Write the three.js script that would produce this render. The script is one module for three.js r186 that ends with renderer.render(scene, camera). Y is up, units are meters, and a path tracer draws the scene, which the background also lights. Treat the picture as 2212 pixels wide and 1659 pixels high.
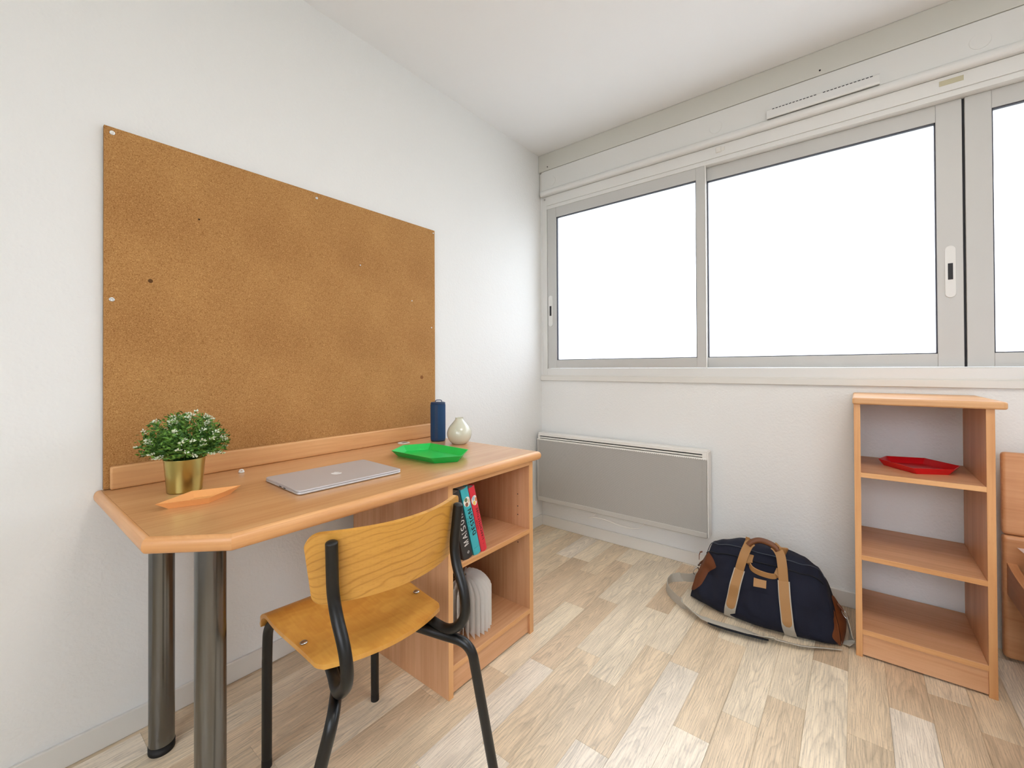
import * as THREE from 'three';
import { RoundedBoxGeometry } from 'three/addons/geometries/RoundedBoxGeometry.js';
import { RectAreaLightUniformsLib } from 'three/addons/lights/RectAreaLightUniformsLib.js';
import { mergeGeometries, mergeVertices, toCreasedNormals } from 'three/addons/utils/BufferGeometryUtils.js';

// ---------------------------------------------------------------- camera, sky, exposure
// origin: floor corner of the desk wall (x = 0) and the window wall (z = 0); metres, y up
const scene = new THREE.Scene();
const camera = new THREE.PerspectiveCamera(2 * Math.atan(829.5 / 925.81) * 180 / Math.PI, 2212 / 1659, 0.02, 200);
camera.position.set(1.7019, 1.0882, 2.4652);
camera.rotation.order = 'YXZ';
camera.rotation.set(0.0067, 0.6727, -0.0049);
camera.setViewOffset(2212, 1659, 0, 42.1, 2212, 1659);          // lens shift: horizon above the middle of the picture
{ // even overcast sky: three times as bright overhead as at the horizon
  const w = 64, h = 32, d = new Float32Array(w * h * 4);
  for (let j = 0; j < h; j++) for (let i = 0; i < w; i++) { const y = Math.sin(((j + 0.5) / h - 0.5) * Math.PI), l = y > 0 ? (1 + 2 * y) / 3 : 0.3, k = (j * w + i) * 4; d[k] = 0.92 * l; d[k + 1] = 1.0 * l; d[k + 2] = 1.12 * l; d[k + 3] = 1; }
  const t = new THREE.DataTexture(d, w, h, THREE.RGBAFormat, THREE.FloatType); t.mapping = THREE.EquirectangularReflectionMapping; t.magFilter = t.minFilter = THREE.LinearFilter; t.colorSpace = THREE.LinearSRGBColorSpace; t.needsUpdate = true;
  scene.background = t; scene.backgroundIntensity = 13.3;
}
const LAMP = 13;                                                // radiance of the ceiling lamp
const renderer = new THREE.WebGLRenderer({ antialias: true });
renderer.toneMapping = THREE.LinearToneMapping;
renderer.toneMappingExposure = 1.0;
renderer.shadowMap.enabled = true;

// ---------------------------------------------------------------- small helpers
function rng(seed) { let s = seed >>> 0; return () => { s = (s + 0x6D2B79F5) >>> 0; let t = s; t = Math.imul(t ^ (t >>> 15), t | 1); t ^= t + Math.imul(t ^ (t >>> 7), t | 61); return ((t ^ (t >>> 14)) >>> 0) / 4294967296; }; }
const V = (x, y, z) => new THREE.Vector3(x, y, z);
const clamp = (x, a, b) => Math.min(b, Math.max(a, x)), lerp = (a, b, t) => a + (b - a) * t;
const smooth = (a, b, x) => { const t = clamp((x - a) / (b - a), 0, 1); return t * t * (3 - 2 * t); };
const used = {};
function numbered(n) { const k = used[n] = (used[n] ?? -1) + 1; return k ? n + '_' + String(k).padStart(3, '0') : n; }
function shade(o) { o.castShadow = o.receiveShadow = true; return o; }
function part(name, geo, mat, parent, label) { const m = shade(new THREE.Mesh(geo, mat)); m.name = name; parent.add(m); if (label) m.userData.label = label; return m; }
function tag(o, label, category, group) { o.userData.label = label; if (category) o.userData.category = category; if (group) o.userData.group = group; return o; }
function thing(name, label, category, pos = [0, 0, 0], turn = 0, group) { const g = new THREE.Group(); g.name = numbered(name); g.position.set(...pos); g.rotation.y = turn; scene.add(g); return tag(g, label, category, group); }
function struct(name, geo, mat, label) { const o = geo ? shade(new THREE.Mesh(geo, mat)) : new THREE.Group(); o.name = name; o.userData.kind = 'structure'; o.userData.label = label; scene.add(o); return o; }

function fixIndex(g) { return g.index ? g.toNonIndexed() : g; }
function merge(list) {
  const gs = list.map((g) => { g = fixIndex(g); for (const k of Object.keys(g.attributes)) if (!['position', 'normal', 'uv'].includes(k)) g.deleteAttribute(k); if (!g.attributes.uv) g.setAttribute('uv', new THREE.BufferAttribute(new Float32Array(g.attributes.position.count * 2), 2)); g.clearGroups?.(); return g; });
  return mergeGeometries(gs);
}
// texture coordinates in metres by the face's main direction; v runs along the grain axis
function boxUV(g, grain = 'y', ox = 0, oy = 0) {
  g = fixIndex(g); const p = g.attributes.position, n = p.count, uv = new Float32Array(n * 2), a = V(), b = V(), c = V(), ax = ['x', 'y', 'z'];
  for (let i = 0; i < n; i += 3) {
    a.fromBufferAttribute(p, i); b.fromBufferAttribute(p, i + 1).sub(a); c.fromBufferAttribute(p, i + 2).sub(a); b.cross(c);
    const m = Math.abs(b.x) > Math.abs(b.y) ? (Math.abs(b.x) > Math.abs(b.z) ? 'x' : 'z') : (Math.abs(b.y) > Math.abs(b.z) ? 'y' : 'z');
    const rest = ax.filter((k) => k !== m), v = rest.includes(grain) ? grain : rest[1], u = rest.find((k) => k !== v);
    for (let k = 0; k < 3; k++) { a.fromBufferAttribute(p, i + k); uv[(i + k) * 2] = a[u] + ox; uv[(i + k) * 2 + 1] = a[v] + oy; }
  }
  g.setAttribute('uv', new THREE.BufferAttribute(uv, 2)); return g;
}
// box from corner to corner, edges softened
function bx(x0, y0, z0, x1, y1, z1, r = 0.0012, grain = 'y', off = 0) {
  const w = x1 - x0, h = y1 - y0, d = z1 - z0, rr = Math.min(r, Math.min(w, h, d) * 0.49);
  const g = rr > 0 ? new RoundedBoxGeometry(w, h, d, 2, rr) : new THREE.BoxGeometry(w, h, d);
  g.translate((x0 + x1) / 2, (y0 + y1) / 2, (z0 + z1) / 2); return boxUV(g, grain, off, off * 1.7);
}
// polyline with rounded corners as a curve
function filletPath(pts, rad) {
  const path = new THREE.CurvePath();
  let prev = pts[0].clone();
  for (let i = 1; i < pts.length - 1; i++) {
    const p = pts[i], r = Array.isArray(rad) ? rad[i] : rad, d0 = pts[i - 1].clone().sub(p), d1 = pts[i + 1].clone().sub(p), k = Math.min(r, d0.length() * 0.49, d1.length() * 0.49);
    const a = p.clone().addScaledVector(d0.normalize(), k), b = p.clone().addScaledVector(d1.normalize(), k);
    if (prev.distanceTo(a) > 1e-5) path.add(new THREE.LineCurve3(prev, a));
    path.add(new THREE.QuadraticBezierCurve3(a, p.clone(), b)); prev = b;
  }
  path.add(new THREE.LineCurve3(prev, pts[pts.length - 1].clone())); return path;
}
function capped(curve, r, seg, rad = 16, dome = 0) {          // tube with closed ends; dome > 0 rounds the first end
  const list = [new THREE.TubeGeometry(curve, seg, r, rad, false)];
  for (const [t, s] of [[0, -1], [1, 1]]) {
    const p = curve.getPointAt(t), d = curve.getTangentAt(t).multiplyScalar(s), k = t === 0 && dome ? dome : 0.0015;
    const cap = new THREE.SphereGeometry(1, rad, 6, 0, Math.PI * 2, 0, Math.PI / 2); cap.scale(r, k, r);
    cap.applyQuaternion(new THREE.Quaternion().setFromUnitVectors(V(0, 1, 0), d)); cap.translate(p.x, p.y, p.z); list.push(cap);
  }
  return merge(list);
}
// flat band along points; sides[i] is the direction of the band's width
function ribbon(pts, sides, widths, th, roundEnd = 0) {
  const n = pts.length, P = [], I = [], UV = []; let len = 0;
  for (let i = 0; i < n; i++) {
    const tan = pts[Math.min(i + 1, n - 1)].clone().sub(pts[Math.max(i - 1, 0)]).normalize(), s = sides[i].clone(); s.addScaledVector(tan, -s.dot(tan)).normalize();
    const nn = tan.clone().cross(s).normalize(), w = (Array.isArray(widths) ? widths[i] : widths) / 2;
    if (i) len += pts[i].distanceTo(pts[i - 1]);
    for (const [a, b] of [[-1, 1], [1, 1], [1, -1], [-1, -1]]) { const p = pts[i].clone().addScaledVector(s, a * w).addScaledVector(nn, b * th / 2); P.push(p.x, p.y, p.z); UV.push(a * w, len); }
  }
  for (let i = 0; i < n - 1; i++) for (let k = 0; k < 4; k++) { const a = i * 4 + k, b = i * 4 + (k + 1) % 4, c = a + 4, d = b + 4; I.push(a, b, c, b, d, c); }
  I.push(0, 2, 1, 0, 3, 2); const e = (n - 1) * 4; I.push(e, e + 1, e + 2, e, e + 2, e + 3);
  let g = new THREE.BufferGeometry(); g.setAttribute('position', new THREE.Float32BufferAttribute(P, 3)); g.setAttribute('uv', new THREE.Float32BufferAttribute(UV, 2)); g.setIndex(I); g = toCreasedNormals(g, 0.7); return g;
}
function gridGeo(nu, nv, f, closeU = false) {                  // surface from f(u, v) -> Vector3, uv as given by f's third value
  const P = [], UV = [], I = [];
  for (let i = 0; i <= nu; i++) for (let j = 0; j <= nv; j++) { const r = f(i / nu, j / nv); P.push(r[0].x, r[0].y, r[0].z); UV.push(r[1], r[2]); }
  for (let i = 0; i < nu; i++) for (let j = 0; j < nv; j++) { const a = i * (nv + 1) + j, b = a + nv + 1; I.push(a, b, a + 1, b, b + 1, a + 1); }
  const g = new THREE.BufferGeometry(); g.setAttribute('position', new THREE.Float32BufferAttribute(P, 3)); g.setAttribute('uv', new THREE.Float32BufferAttribute(UV, 2)); g.setIndex(I); g.computeVertexNormals(); return g;
}
// sheet of thickness th from a surface with outline: f(u,v) -> [point, u, v]; both faces and the rim
function slabGeo(nu, nv, f, th) {
  const mid = gridGeo(nu, nv, f), p = mid.attributes.position, n = mid.attributes.normal, uv = mid.attributes.uv, P = [], UV = [], I = [], N = p.count, src = mid.index.array;
  for (const s of [1, -1]) for (let i = 0; i < N; i++) { P.push(p.getX(i) + n.getX(i) * th / 2 * s, p.getY(i) + n.getY(i) * th / 2 * s, p.getZ(i) + n.getZ(i) * th / 2 * s); UV.push(uv.getX(i), uv.getY(i)); }
  for (let i = 0; i < src.length; i += 3) { I.push(src[i], src[i + 1], src[i + 2], N + src[i], N + src[i + 2], N + src[i + 1]); }
  const rim = []; for (let j = 0; j <= nv; j++) rim.push(j); for (let i = 1; i <= nu; i++) rim.push(i * (nv + 1) + nv); for (let j = nv - 1; j >= 0; j--) rim.push(nu * (nv + 1) + j); for (let i = nu - 1; i >= 0; i--) rim.push(i * (nv + 1));
  const base = P.length / 3; rim.forEach((k) => { for (const o of [0, N]) { P.push(P[(k + o) * 3], P[(k + o) * 3 + 1], P[(k + o) * 3 + 2]); UV.push(UV[k * 2], UV[k * 2 + 1]); } });
  for (let k = 0; k < rim.length - 1; k++) { const a = base + k * 2; I.push(a, a + 1, a + 2, a + 1, a + 3, a + 2); }
  const g = new THREE.BufferGeometry(); g.setAttribute('position', new THREE.Float32BufferAttribute(P, 3)); g.setAttribute('uv', new THREE.Float32BufferAttribute(UV, 2)); g.setIndex(I); return toCreasedNormals(g, 0.6);
}
function lathe(pts, seg = 48) { return new THREE.LatheGeometry(pts.map((p) => new THREE.Vector2(p[0], p[1])), seg); }

// ---------------------------------------------------------------- tileable noise and computed textures
function lattice(seed) { const r = rng(seed), t = new Float32Array(65536); for (let i = 0; i < 65536; i++) t[i] = r(); return t; }
const LAT = lattice(7);
const hash = (x, y, s) => LAT[((x * 73 + y * 1619 + s * 4211) ^ (x * y * 7 + s)) & 65535];
function vnoise(x, y, px, py, s = 0) {                          // value noise, period px, py
  const x0 = Math.floor(x), y0 = Math.floor(y), fx = x - x0, fy = y - y0, u = fx * fx * (3 - 2 * fx), v = fy * fy * (3 - 2 * fy), m = (a, p) => ((a % p) + p) % p;
  const X0 = m(x0, px), X1 = m(x0 + 1, px), Y0 = m(y0, py), Y1 = m(y0 + 1, py);
  return lerp(lerp(hash(X0, Y0, s), hash(X1, Y0, s), u), lerp(hash(X0, Y1, s), hash(X1, Y1, s), u), v);
}
function fbm(x, y, px, py, o, s = 0) { let a = 0.5, t = 0, n = 0; for (let i = 0; i < o; i++) { t += a * vnoise(x, y, px, py, s + i * 17); n += a; x *= 2; y *= 2; px *= 2; py *= 2; a *= 0.5; } return t / n; }
function tex(w, h, f, srgb, wrap = true) {                       // f(u, v, i, j) -> number or [r, g, b] in 0..1
  const d = new Uint8Array(w * h * 4);
  for (let j = 0; j < h; j++) for (let i = 0; i < w; i++) { const c = f(i / w, j / h, i, j), k = (j * w + i) * 4; if (typeof c === 'number') d[k] = d[k + 1] = d[k + 2] = clamp(c, 0, 1) * 255; else { d[k] = clamp(c[0], 0, 1) * 255; d[k + 1] = clamp(c[1], 0, 1) * 255; d[k + 2] = clamp(c[2], 0, 1) * 255; } d[k + 3] = 255; }
  const t = new THREE.DataTexture(d, w, h, THREE.RGBAFormat); t.magFilter = THREE.LinearFilter; t.minFilter = THREE.LinearMipmapLinearFilter; t.generateMipmaps = true;
  t.wrapS = t.wrapT = wrap ? THREE.RepeatWrapping : THREE.ClampToEdgeWrapping; if (srgb) t.colorSpace = THREE.SRGBColorSpace; t.needsUpdate = true; return t;
}
const rep = (t, x, y = x) => { t.repeat.set(x, y); return t; };
const hex = (h) => { const n = parseInt(h.slice(1), 16); return [(n >> 16) / 255, ((n >> 8) & 255) / 255, (n & 255) / 255]; };
const mixc = (a, b, t) => [lerp(a[0], b[0], t), lerp(a[1], b[1], t), lerp(a[2], b[2], t)];

// steamed beech veneer: fine short flecks and soft bands along the grain (tile 0.8 m)
const beechMap = rep(tex(1024, 1024, (u, v) => {
  const band = fbm(u * 14, v * 2, 14, 2, 4, 3), streak = fbm(u * 120, v * 4, 120, 4, 3, 9), fleck = vnoise(u * 420, v * 60, 420, 60, 21);
  let t = 0.5 + (band - 0.5) * 0.9 + (streak - 0.5) * 0.55; t -= fleck > 0.8 ? 0.12 * (fleck - 0.8) / 0.2 : 0;
  return mixc(hex('#c28a57'), hex('#e2b27f'), clamp(t, 0, 1));
}, true), 1 / 0.8);
// honey-lacquered oak ply of the chair back: grain runs along u (tile 0.45 x 0.2 m)
const oakMap = tex(1024, 512, (u, v) => {
  const w = fbm(u * 3, v * 3, 3, 3, 3, 5) - 0.5, yy = v * 10 + w * 3.0 + Math.sin(u * 6.283 + 1) * 0.7;
  const r = yy - Math.floor(yy), line = Math.exp(-Math.pow((r - 0.8) / 0.11, 2)) * (0.1 + 0.8 * fbm(u * 6, v * 12, 6, 12, 2, 31));
  const pore = vnoise(u * 60, v * 300, 60, 300, 40), broad = fbm(u * 3, v * 8, 3, 8, 3, 12);
  return mixc(hex('#d39a44'), hex('#9d6420'), clamp(line * 0.75 + (broad - 0.5) * 0.35 + (pore > 0.72 ? 0.16 : 0), 0, 1));
}, true);
// beech ply of the chair seat, blotchy and flamed
const seatMap = tex(768, 768, (u, v) => {
  const a = fbm(u * 4, v * 5, 4, 5, 4, 51), f = Math.sin((v * 6 + (a - 0.5) * 5) * 6.283) * 0.5 + 0.5, fine = fbm(u * 90, v * 10, 90, 10, 2, 60);
  return mixc(hex('#e2a950'), hex('#bf7c31'), clamp((a - 0.5) * 1.3 + 0.35 + f * 0.16 + (fine - 0.5) * 0.25, 0, 1));
}, true);
// cork agglomerate: granules of a few millimetres, each with its own tone (tile 0.36 m)
const corkT = (() => {
  const N = 190, R = rng(91), cell = []; for (let i = 0; i < N * N; i++) cell.push([R(), R(), R(), R()]);
  const W = 1024, tone = new Float32Array(W * W), edge = new Float32Array(W * W);
  for (let j = 0; j < W; j++) for (let i = 0; i < W; i++) {
    const x = i / W * N, y = j / W * N, cx = Math.floor(x), cy = Math.floor(y); let d1 = 9, d2 = 9, k1 = null;
    for (let b = -1; b <= 1; b++) for (let a = -1; a <= 1; a++) { const c = cell[((cy + b + N) % N) * N + (cx + a + N) % N], dx = cx + a + c[0] - x, dy = cy + b + c[1] - y, d = dx * dx + dy * dy; if (d < d1) { d2 = d1; d1 = d; k1 = c; } else if (d < d2) d2 = d; }
    tone[j * W + i] = k1[2]; edge[j * W + i] = Math.sqrt(d2) - Math.sqrt(d1);
  }
  const A = hex('#8b5a2a'), B = hex('#d1a163');
  return { map: rep(tex(W, W, (u, v, i, j) => { const t = tone[j * W + i], e = edge[j * W + i]; return mixc(A, B, clamp(0.38 + t * 0.38 - (e < 0.1 ? 0.16 : 0) + (t > 0.95 ? 0.16 : 0) - (t < 0.05 ? 0.28 : 0) + (fbm(u * 3, v * 3, 3, 3, 3, 77) - 0.5) * 0.25, 0, 1)); }, true), 1 / 0.36), bump: rep(tex(512, 512, (u, v, i, j) => clamp(edge[j * 2 * W + i * 2] * 2, 0, 1)), 1 / 0.36) };
})();
// painted wall: fine roller stipple (tile 0.5 m)
const wallBump = rep(tex(1024, 1024, (u, v) => fbm(u * 70, v * 70, 70, 70, 3, 5) * 0.7 + fbm(u * 22, v * 22, 22, 22, 2, 8) * 0.3), 1 / 0.5);
const grainBump = rep(tex(512, 512, (u, v) => fbm(u * 90, v * 90, 90, 90, 2, 15)), 1 / 0.12);
const weaveBump = rep(tex(256, 256, (u, v) => 0.5 + 0.25 * Math.sin(u * 6.283 * 32) * Math.sin(v * 6.283 * 32) + 0.25 * vnoise(u * 64, v * 64, 64, 64, 2)), 1 / 0.06);
const brushed = tex(512, 64, (u, v) => 0.5 + (vnoise(u * 256, v * 4, 256, 4, 3) - 0.5) * 0.5);
// oak-print planks: cathedral and straight figures, one texture each
function plankTex(seed, cx, K, S) {
  return tex(192, 960, (u, v) => {
    const wob = (fbm(u * 2, v * 3, 64, 64, 3, seed) - 0.5), x = u - cx + wob * 0.35, ring = x * x * K + v * S + (fbm(u * 3, v * 5, 64, 64, 3, seed + 3) - 0.5) * 1.3;
    const r = ring - Math.floor(ring), line = r < 0.75 ? r / 0.75 : (1 - r) / 0.25, pore = vnoise(u * 110, v * 42, 256, 256, seed + 9), fine = vnoise(u * 60, v * 9, 256, 256, seed + 5);
    const knot = Math.exp(-(Math.pow((u - 0.3 - 0.4 * hash(seed, 1, 1)) / 0.035, 2) + Math.pow((v - hash(seed, 2, 2)) / 0.011, 2))) * (hash(seed, 3, 3) > 0.7 ? 1 : 0);
    const t = 0.955 - 0.085 * Math.pow(line, 2.2) - (pore > 0.68 ? 0.1 * (pore - 0.68) / 0.32 : 0) + (fine - 0.5) * 0.15 + (fbm(u * 2, v * 2, 64, 64, 3, seed + 7) - 0.5) * 0.16 - knot * 0.22;
    return [t, t * (0.985 + 0.01 * t), t * (0.955 + 0.035 * t)];
  }, true, false);
}
const plankMaps = [plankTex(101, 0.5, 26, 5), plankTex(203, 0.35, 9, 3), plankTex(307, 0.62, 34, 7), plankTex(409, -0.6, 9, 1.2), plankTex(503, 1.4, 12, 1.6), plankTex(611, 0.48, 18, -6)];
// perforated radiator grille: fine holes in rows
const grilleMap = rep(tex(128, 128, (u, v) => { const x = u * 4, y = v * 4, r = Math.floor(y) % 2, fx = (x + r * 0.5) % 1 - 0.5, fy = y % 1 - 0.5; return Math.hypot(fx, fy) < 0.3 ? 0.6 : 0.9; }, true), 1 / 0.0136);

// ---------------------------------------------------------------- materials
const std = (o) => new THREE.MeshStandardMaterial(o), phy = (o) => new THREE.MeshPhysicalMaterial(o);
const M = {
  wall: std({ color: '#eeeeeb', roughness: 0.75, bumpMap: wallBump, bumpScale: 0.0012 }),
  ceiling: std({ color: '#f0f0ef', roughness: 0.9 }),
  wallPlain: std({ color: '#eeeeeb', roughness: 0.8 }),
  trim: std({ color: '#e4e1da', roughness: 0.45 }),
  alu: std({ color: '#e5e4e0', roughness: 0.38 }),
  sash: std({ color: '#cac9c5', roughness: 0.4 }),
  aluDark: std({ color: '#3b3b44', roughness: 0.6 }),
  slot: std({ color: '#26262a', roughness: 0.7 }),
  pane: phy({ color: '#e1e1e1', roughness: 0.5, transmission: 1, thickness: 0, ior: 1.5 }),
  clearPane: phy({ color: '#ffffff', roughness: 0.02, transmission: 1, thickness: 0, ior: 1.5 }),
  beech: std({ map: beechMap, roughness: 0.42 }),
  laminate: std({ map: beechMap, color: new THREE.Color(1.06, 1.07, 1.28), roughness: 0.45 }),
  beechTop: phy({ map: beechMap, roughness: 0.36, clearcoat: 0.6, clearcoatRoughness: 0.22 }),
  beechEdge: std({ map: beechMap, color: new THREE.Color(1.08, 1.04, 0.98), roughness: 0.38 }),
  cork: std({ map: corkT.map, bumpMap: corkT.bump, bumpScale: 0.0004, roughness: 0.9 }),
  corkEdge: std({ color: '#7d5d3c', roughness: 0.8 }),
  chrome: std({ color: '#747473', metalness: 1, roughness: 0.23 }),
  steel: std({ color: '#cfcfcd', metalness: 1, roughness: 0.25 }),
  black: std({ color: '#060707', roughness: 0.38 }),
  rubber: std({ color: '#0b0b0b', roughness: 0.6 }),
  oakply: std({ map: oakMap, roughness: 0.34 }),
  seatply: std({ map: seatMap, roughness: 0.34 }),
  white: std({ color: '#f1efe9', roughness: 0.35 }),
  grille: std({ map: grilleMap, color: '#d6d3cc', roughness: 0.55 }),
  grilleEdge: std({ color: '#c4c1ba', roughness: 0.5 }),
  alum: std({ color: '#d0d1d4', metalness: 0.4, roughness: 0.36 }),
  green: std({ color: '#17c552', roughness: 0.35 }),
  orange: std({ color: '#f1aa66', roughness: 0.42 }),
  red: std({ color: '#e0101e', roughness: 0.32 }),
  gold: std({ color: '#b9a965', metalness: 1, roughness: 0.3 }),
  soil: std({ color: '#1d1a12', roughness: 1 }),
  leaf: std({ color: '#6c9a3a', roughness: 0.6, side: THREE.DoubleSide }),
  leafDark: std({ color: '#3d6a23', roughness: 0.6, side: THREE.DoubleSide }),
  sprig: std({ color: '#e3ead0', roughness: 0.6, side: THREE.DoubleSide }),
  speaker: std({ color: '#1a4169', roughness: 0.8, bumpMap: weaveBump, bumpScale: 0.0005 }),
  speakerCap: std({ color: '#1c3557', roughness: 0.55 }),
  vase: phy({ color: '#d9d8c4', roughness: 0.18, clearcoat: 0.6, clearcoatRoughness: 0.08 }),
  paper: phy({ color: '#fbf8f4', roughness: 0.85, transmission: 0.3, thickness: 0, side: THREE.DoubleSide }),
  pages: std({ color: '#b9b2a6', roughness: 0.9 }),
  navy: std({ color: '#0b1024', roughness: 0.9, bumpMap: weaveBump, bumpScale: 0.0006 }),
  navyDark: std({ color: '#080b14', roughness: 0.85, bumpMap: weaveBump, bumpScale: 0.0004 }),
  grip: std({ color: '#6a3b18', roughness: 0.45 }),
  leather: std({ color: '#66330f', roughness: 0.55, bumpMap: grainBump, bumpScale: 0.0003 }),
  tan: std({ color: '#a87c4b', roughness: 0.6, bumpMap: grainBump, bumpScale: 0.0002 }),
  canvas: std({ color: '#beb7a9', roughness: 0.9, bumpMap: weaveBump, bumpScale: 0.0005 }),
  bedwood: std({ map: beechMap, color: new THREE.Color(1.0, 0.93, 0.98), roughness: 0.4 }),
  sheet: std({ color: '#f0dcd6', roughness: 0.9 }),
  ground: std({ color: '#8d8c86', roughness: 1 }),
};

// ---------------------------------------------------------------- the room
const RX = 4.12, RZ = 3.95, RH = 2.5534, BX0 = 1.0, BX1 = 3.25, BY0 = 0.95, BY1 = 2.28;
// floor slab with oak-print planks laid along z; every plank is a part
const floor = struct('floor', new THREE.BoxGeometry(RX + 0.4, 0.12, RZ + 0.4).translate(RX / 2, -0.064, RZ / 2), std({ color: '#6f5d4a', roughness: 0.9 }), 'wood-look plank floor in pale and brown oak tones');
{
  const W = 0.1035, L = 0.54, X0 = 1.575, G = 0.0004, R = rng(5);
  const tones = { d: ['#cab396', '#c6af92', '#cdb79a'], m: ['#d2bea1', '#d5c1a4', '#cfbca0'], l: ['#dccdb3', '#dfd0b7', '#d9cab2'], w: ['#e1d5c2', '#ded2c0'] };
  const mats = {}; const mat = (tone, k, m) => mats[tone + k + '_' + m] ??= std({ map: plankMaps[m], color: new THREE.Color(tones[tone][k]).multiplyScalar(1.3), roughness: 0.34 });
  // [joint, tone on the window side, tone on the near side] of the rows that the photograph shows; row 0 starts at x = X0
  const known = { '-10': [0.437, 'm', 'd'], '-9': [0.75, 'd', 'l'], '-8': [0.625, 'l', 'd', 'w'], '-7': [1.005, 'l', 'm', 'w'], '-6': [0.563, 'd', 'l', 'm'], '-5': [0.824, 'l', 'm', 'w'], '-4': [0.86, 'm', 'w', 'l'], '-3': [0.6, 'l', 'm', 'w'], '-2': [0.992, 'l', 'm', 'l'], '-1': [0.826, 'l', 'm'], '0': [0.525, 'd', 'l', 'm'], '1': [0.31, 'd', 'm', 'm'], '2': [0.645, 'd', 'w', 'l'], '3': [0.488, 'l', 'd', 'm'], '4': [0.6, 'm', 'd'] };
  const geos = new Map();
  function plankGeo(w, l) {
    const key = w.toFixed(4) + '_' + l.toFixed(4); if (geos.has(key)) return geos.get(key);
    const b = 0.0006, h = 0.004, x = w / 2, z = l / 2, P = [], UV = [], I = [], q = (a, c, d, e) => { const k = P.length / 3; for (const p of [a, c, d, e]) { P.push(...p); UV.push(clamp(p[0] / W + 0.5, 0, 1), clamp(p[2] / L + 0.5, 0, 1)); } I.push(k, k + 1, k + 2, k, k + 2, k + 3); };
    const t = [[-x + b, 0, -z + b], [-x + b, 0, z - b], [x - b, 0, z - b], [x - b, 0, -z + b]], o = [[-x, -b, -z], [-x, -b, z], [x, -b, z], [x, -b, -z]], u = o.map((p) => [p[0], -h, p[2]]);
    q(...t); for (let k = 0; k < 4; k++) { const n = (k + 1) % 4; q(t[k], o[k], o[n], t[n]); q(o[k], u[k], u[n], o[n]); }
    let g = new THREE.BufferGeometry(); g.setAttribute('position', new THREE.Float32BufferAttribute(P, 3)); g.setAttribute('uv', new THREE.Float32BufferAttribute(UV, 2)); g.setIndex(I); g = g.toNonIndexed(); g.computeVertexNormals();
    geos.set(key, g); return g;
  }
  for (let k = -16; k < 25; k++) {
    const xa = Math.max(0, X0 + k * W), xb = Math.min(RX, X0 + (k + 1) * W); if (xb - xa < 0.01) continue;
    const kn = known[k], j0 = kn ? kn[0] : R() * L; let first = j0; while (first > 0) first -= L;
    for (let z = first, i = Math.round((first - j0) / L); z < RZ; z += L, i++) {
      const za = Math.max(0, z), zb = Math.min(RZ, z + L); if (zb - za < 0.012) continue;
      let tone = 'dmmllmw'[Math.floor(R() * 7)]; const tk = R(), pm = Math.floor(R() * 6);
      if (kn && i >= -1 && kn[i + 2]) tone = kn[i + 2];
      const list = tones[tone], pl = part('plank', plankGeo(xb - xa - G, zb - za - G), mat(tone, Math.floor(tk * list.length), pm), floor);
      pl.position.set((xa + xb) / 2, 0, (za + zb) / 2); if (R() < 0.5) pl.rotation.y = Math.PI;
    }
  }
}
const ceiling = struct('ceiling', boxUV(new THREE.BoxGeometry(RX + 0.4, 0.15, RZ + 0.4).translate(RX / 2, RH + 0.075, RZ / 2), 'x'), M.ceiling, 'white painted ceiling with a fine stipple');
struct('wall_left', boxUV(new THREE.BoxGeometry(0.2, RH + 0.2, RZ + 0.4).translate(-0.1, RH / 2, RZ / 2)), M.wall, 'white stippled wall behind the desk');
struct('wall_right', boxUV(new THREE.BoxGeometry(0.2, RH + 0.2, RZ + 0.4).translate(RX + 0.1, RH / 2, RZ / 2)), M.wallPlain, 'white painted wall on the bed side');
{ // the wall behind the viewer has the second window, whose daylight fills the room from the front
  const s = new THREE.Shape([[-0.2, -0.1], [RX + 0.2, -0.1], [RX + 0.2, RH + 0.1], [-0.2, RH + 0.1]].map((p) => new THREE.Vector2(...p)));
  s.holes.push(new THREE.Path([[BX0, BY0], [BX0, BY1], [BX1, BY1], [BX1, BY0]].map((p) => new THREE.Vector2(...p))));
  struct('wall_back', boxUV(new THREE.ExtrudeGeometry(s, { depth: 0.22, bevelEnabled: false }).translate(0, 0, RZ)), M.wallPlain, 'white painted wall behind the viewer');
  const w = struct('window_2', null, null, 'white three-part window behind the viewer'), f = (x0, y0, x1, y1) => bx(x0, y0, RZ + 0.04, x1, y1, RZ + 0.1, 0.003), n = 3, d = (BX1 - BX0) / n;
  for (let i = 0; i < n; i++) {
    const x0 = BX0 + i * d, x1 = x0 + d, p = part('sash', merge([f(x0, BY0, x0 + 0.06, BY1), f(x1 - 0.06, BY0, x1, BY1), f(x0 + 0.06, BY0, x1 - 0.06, BY0 + 0.08), f(x0 + 0.06, BY1 - 0.07, x1 - 0.06, BY1)]), M.alu, w);
    part('pane', new THREE.BoxGeometry(d - 0.11, BY1 - BY0 - 0.13, 0.002).translate((x0 + x1) / 2, (BY0 + BY1) / 2, RZ + 0.07), M.clearPane, p);
  }
}
const OX0 = 0.016, OX1 = 4.10, OY0 = 1.034, OY1 = 2.262;        // the window opening
{
  const s = new THREE.Shape([[-0.2, -0.1], [RX + 0.2, -0.1], [RX + 0.2, RH + 0.1], [-0.2, RH + 0.1]].map((p) => new THREE.Vector2(...p)));
  s.holes.push(new THREE.Path([[OX0, OY0], [OX0, OY1], [OX1, OY1], [OX1, OY0]].map((p) => new THREE.Vector2(...p))));
  struct('wall_window', boxUV(new THREE.ExtrudeGeometry(s, { depth: 0.22, bevelEnabled: false }).translate(0, 0, -0.22)), M.wall, 'white wall under and around the long window');
}
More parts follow.
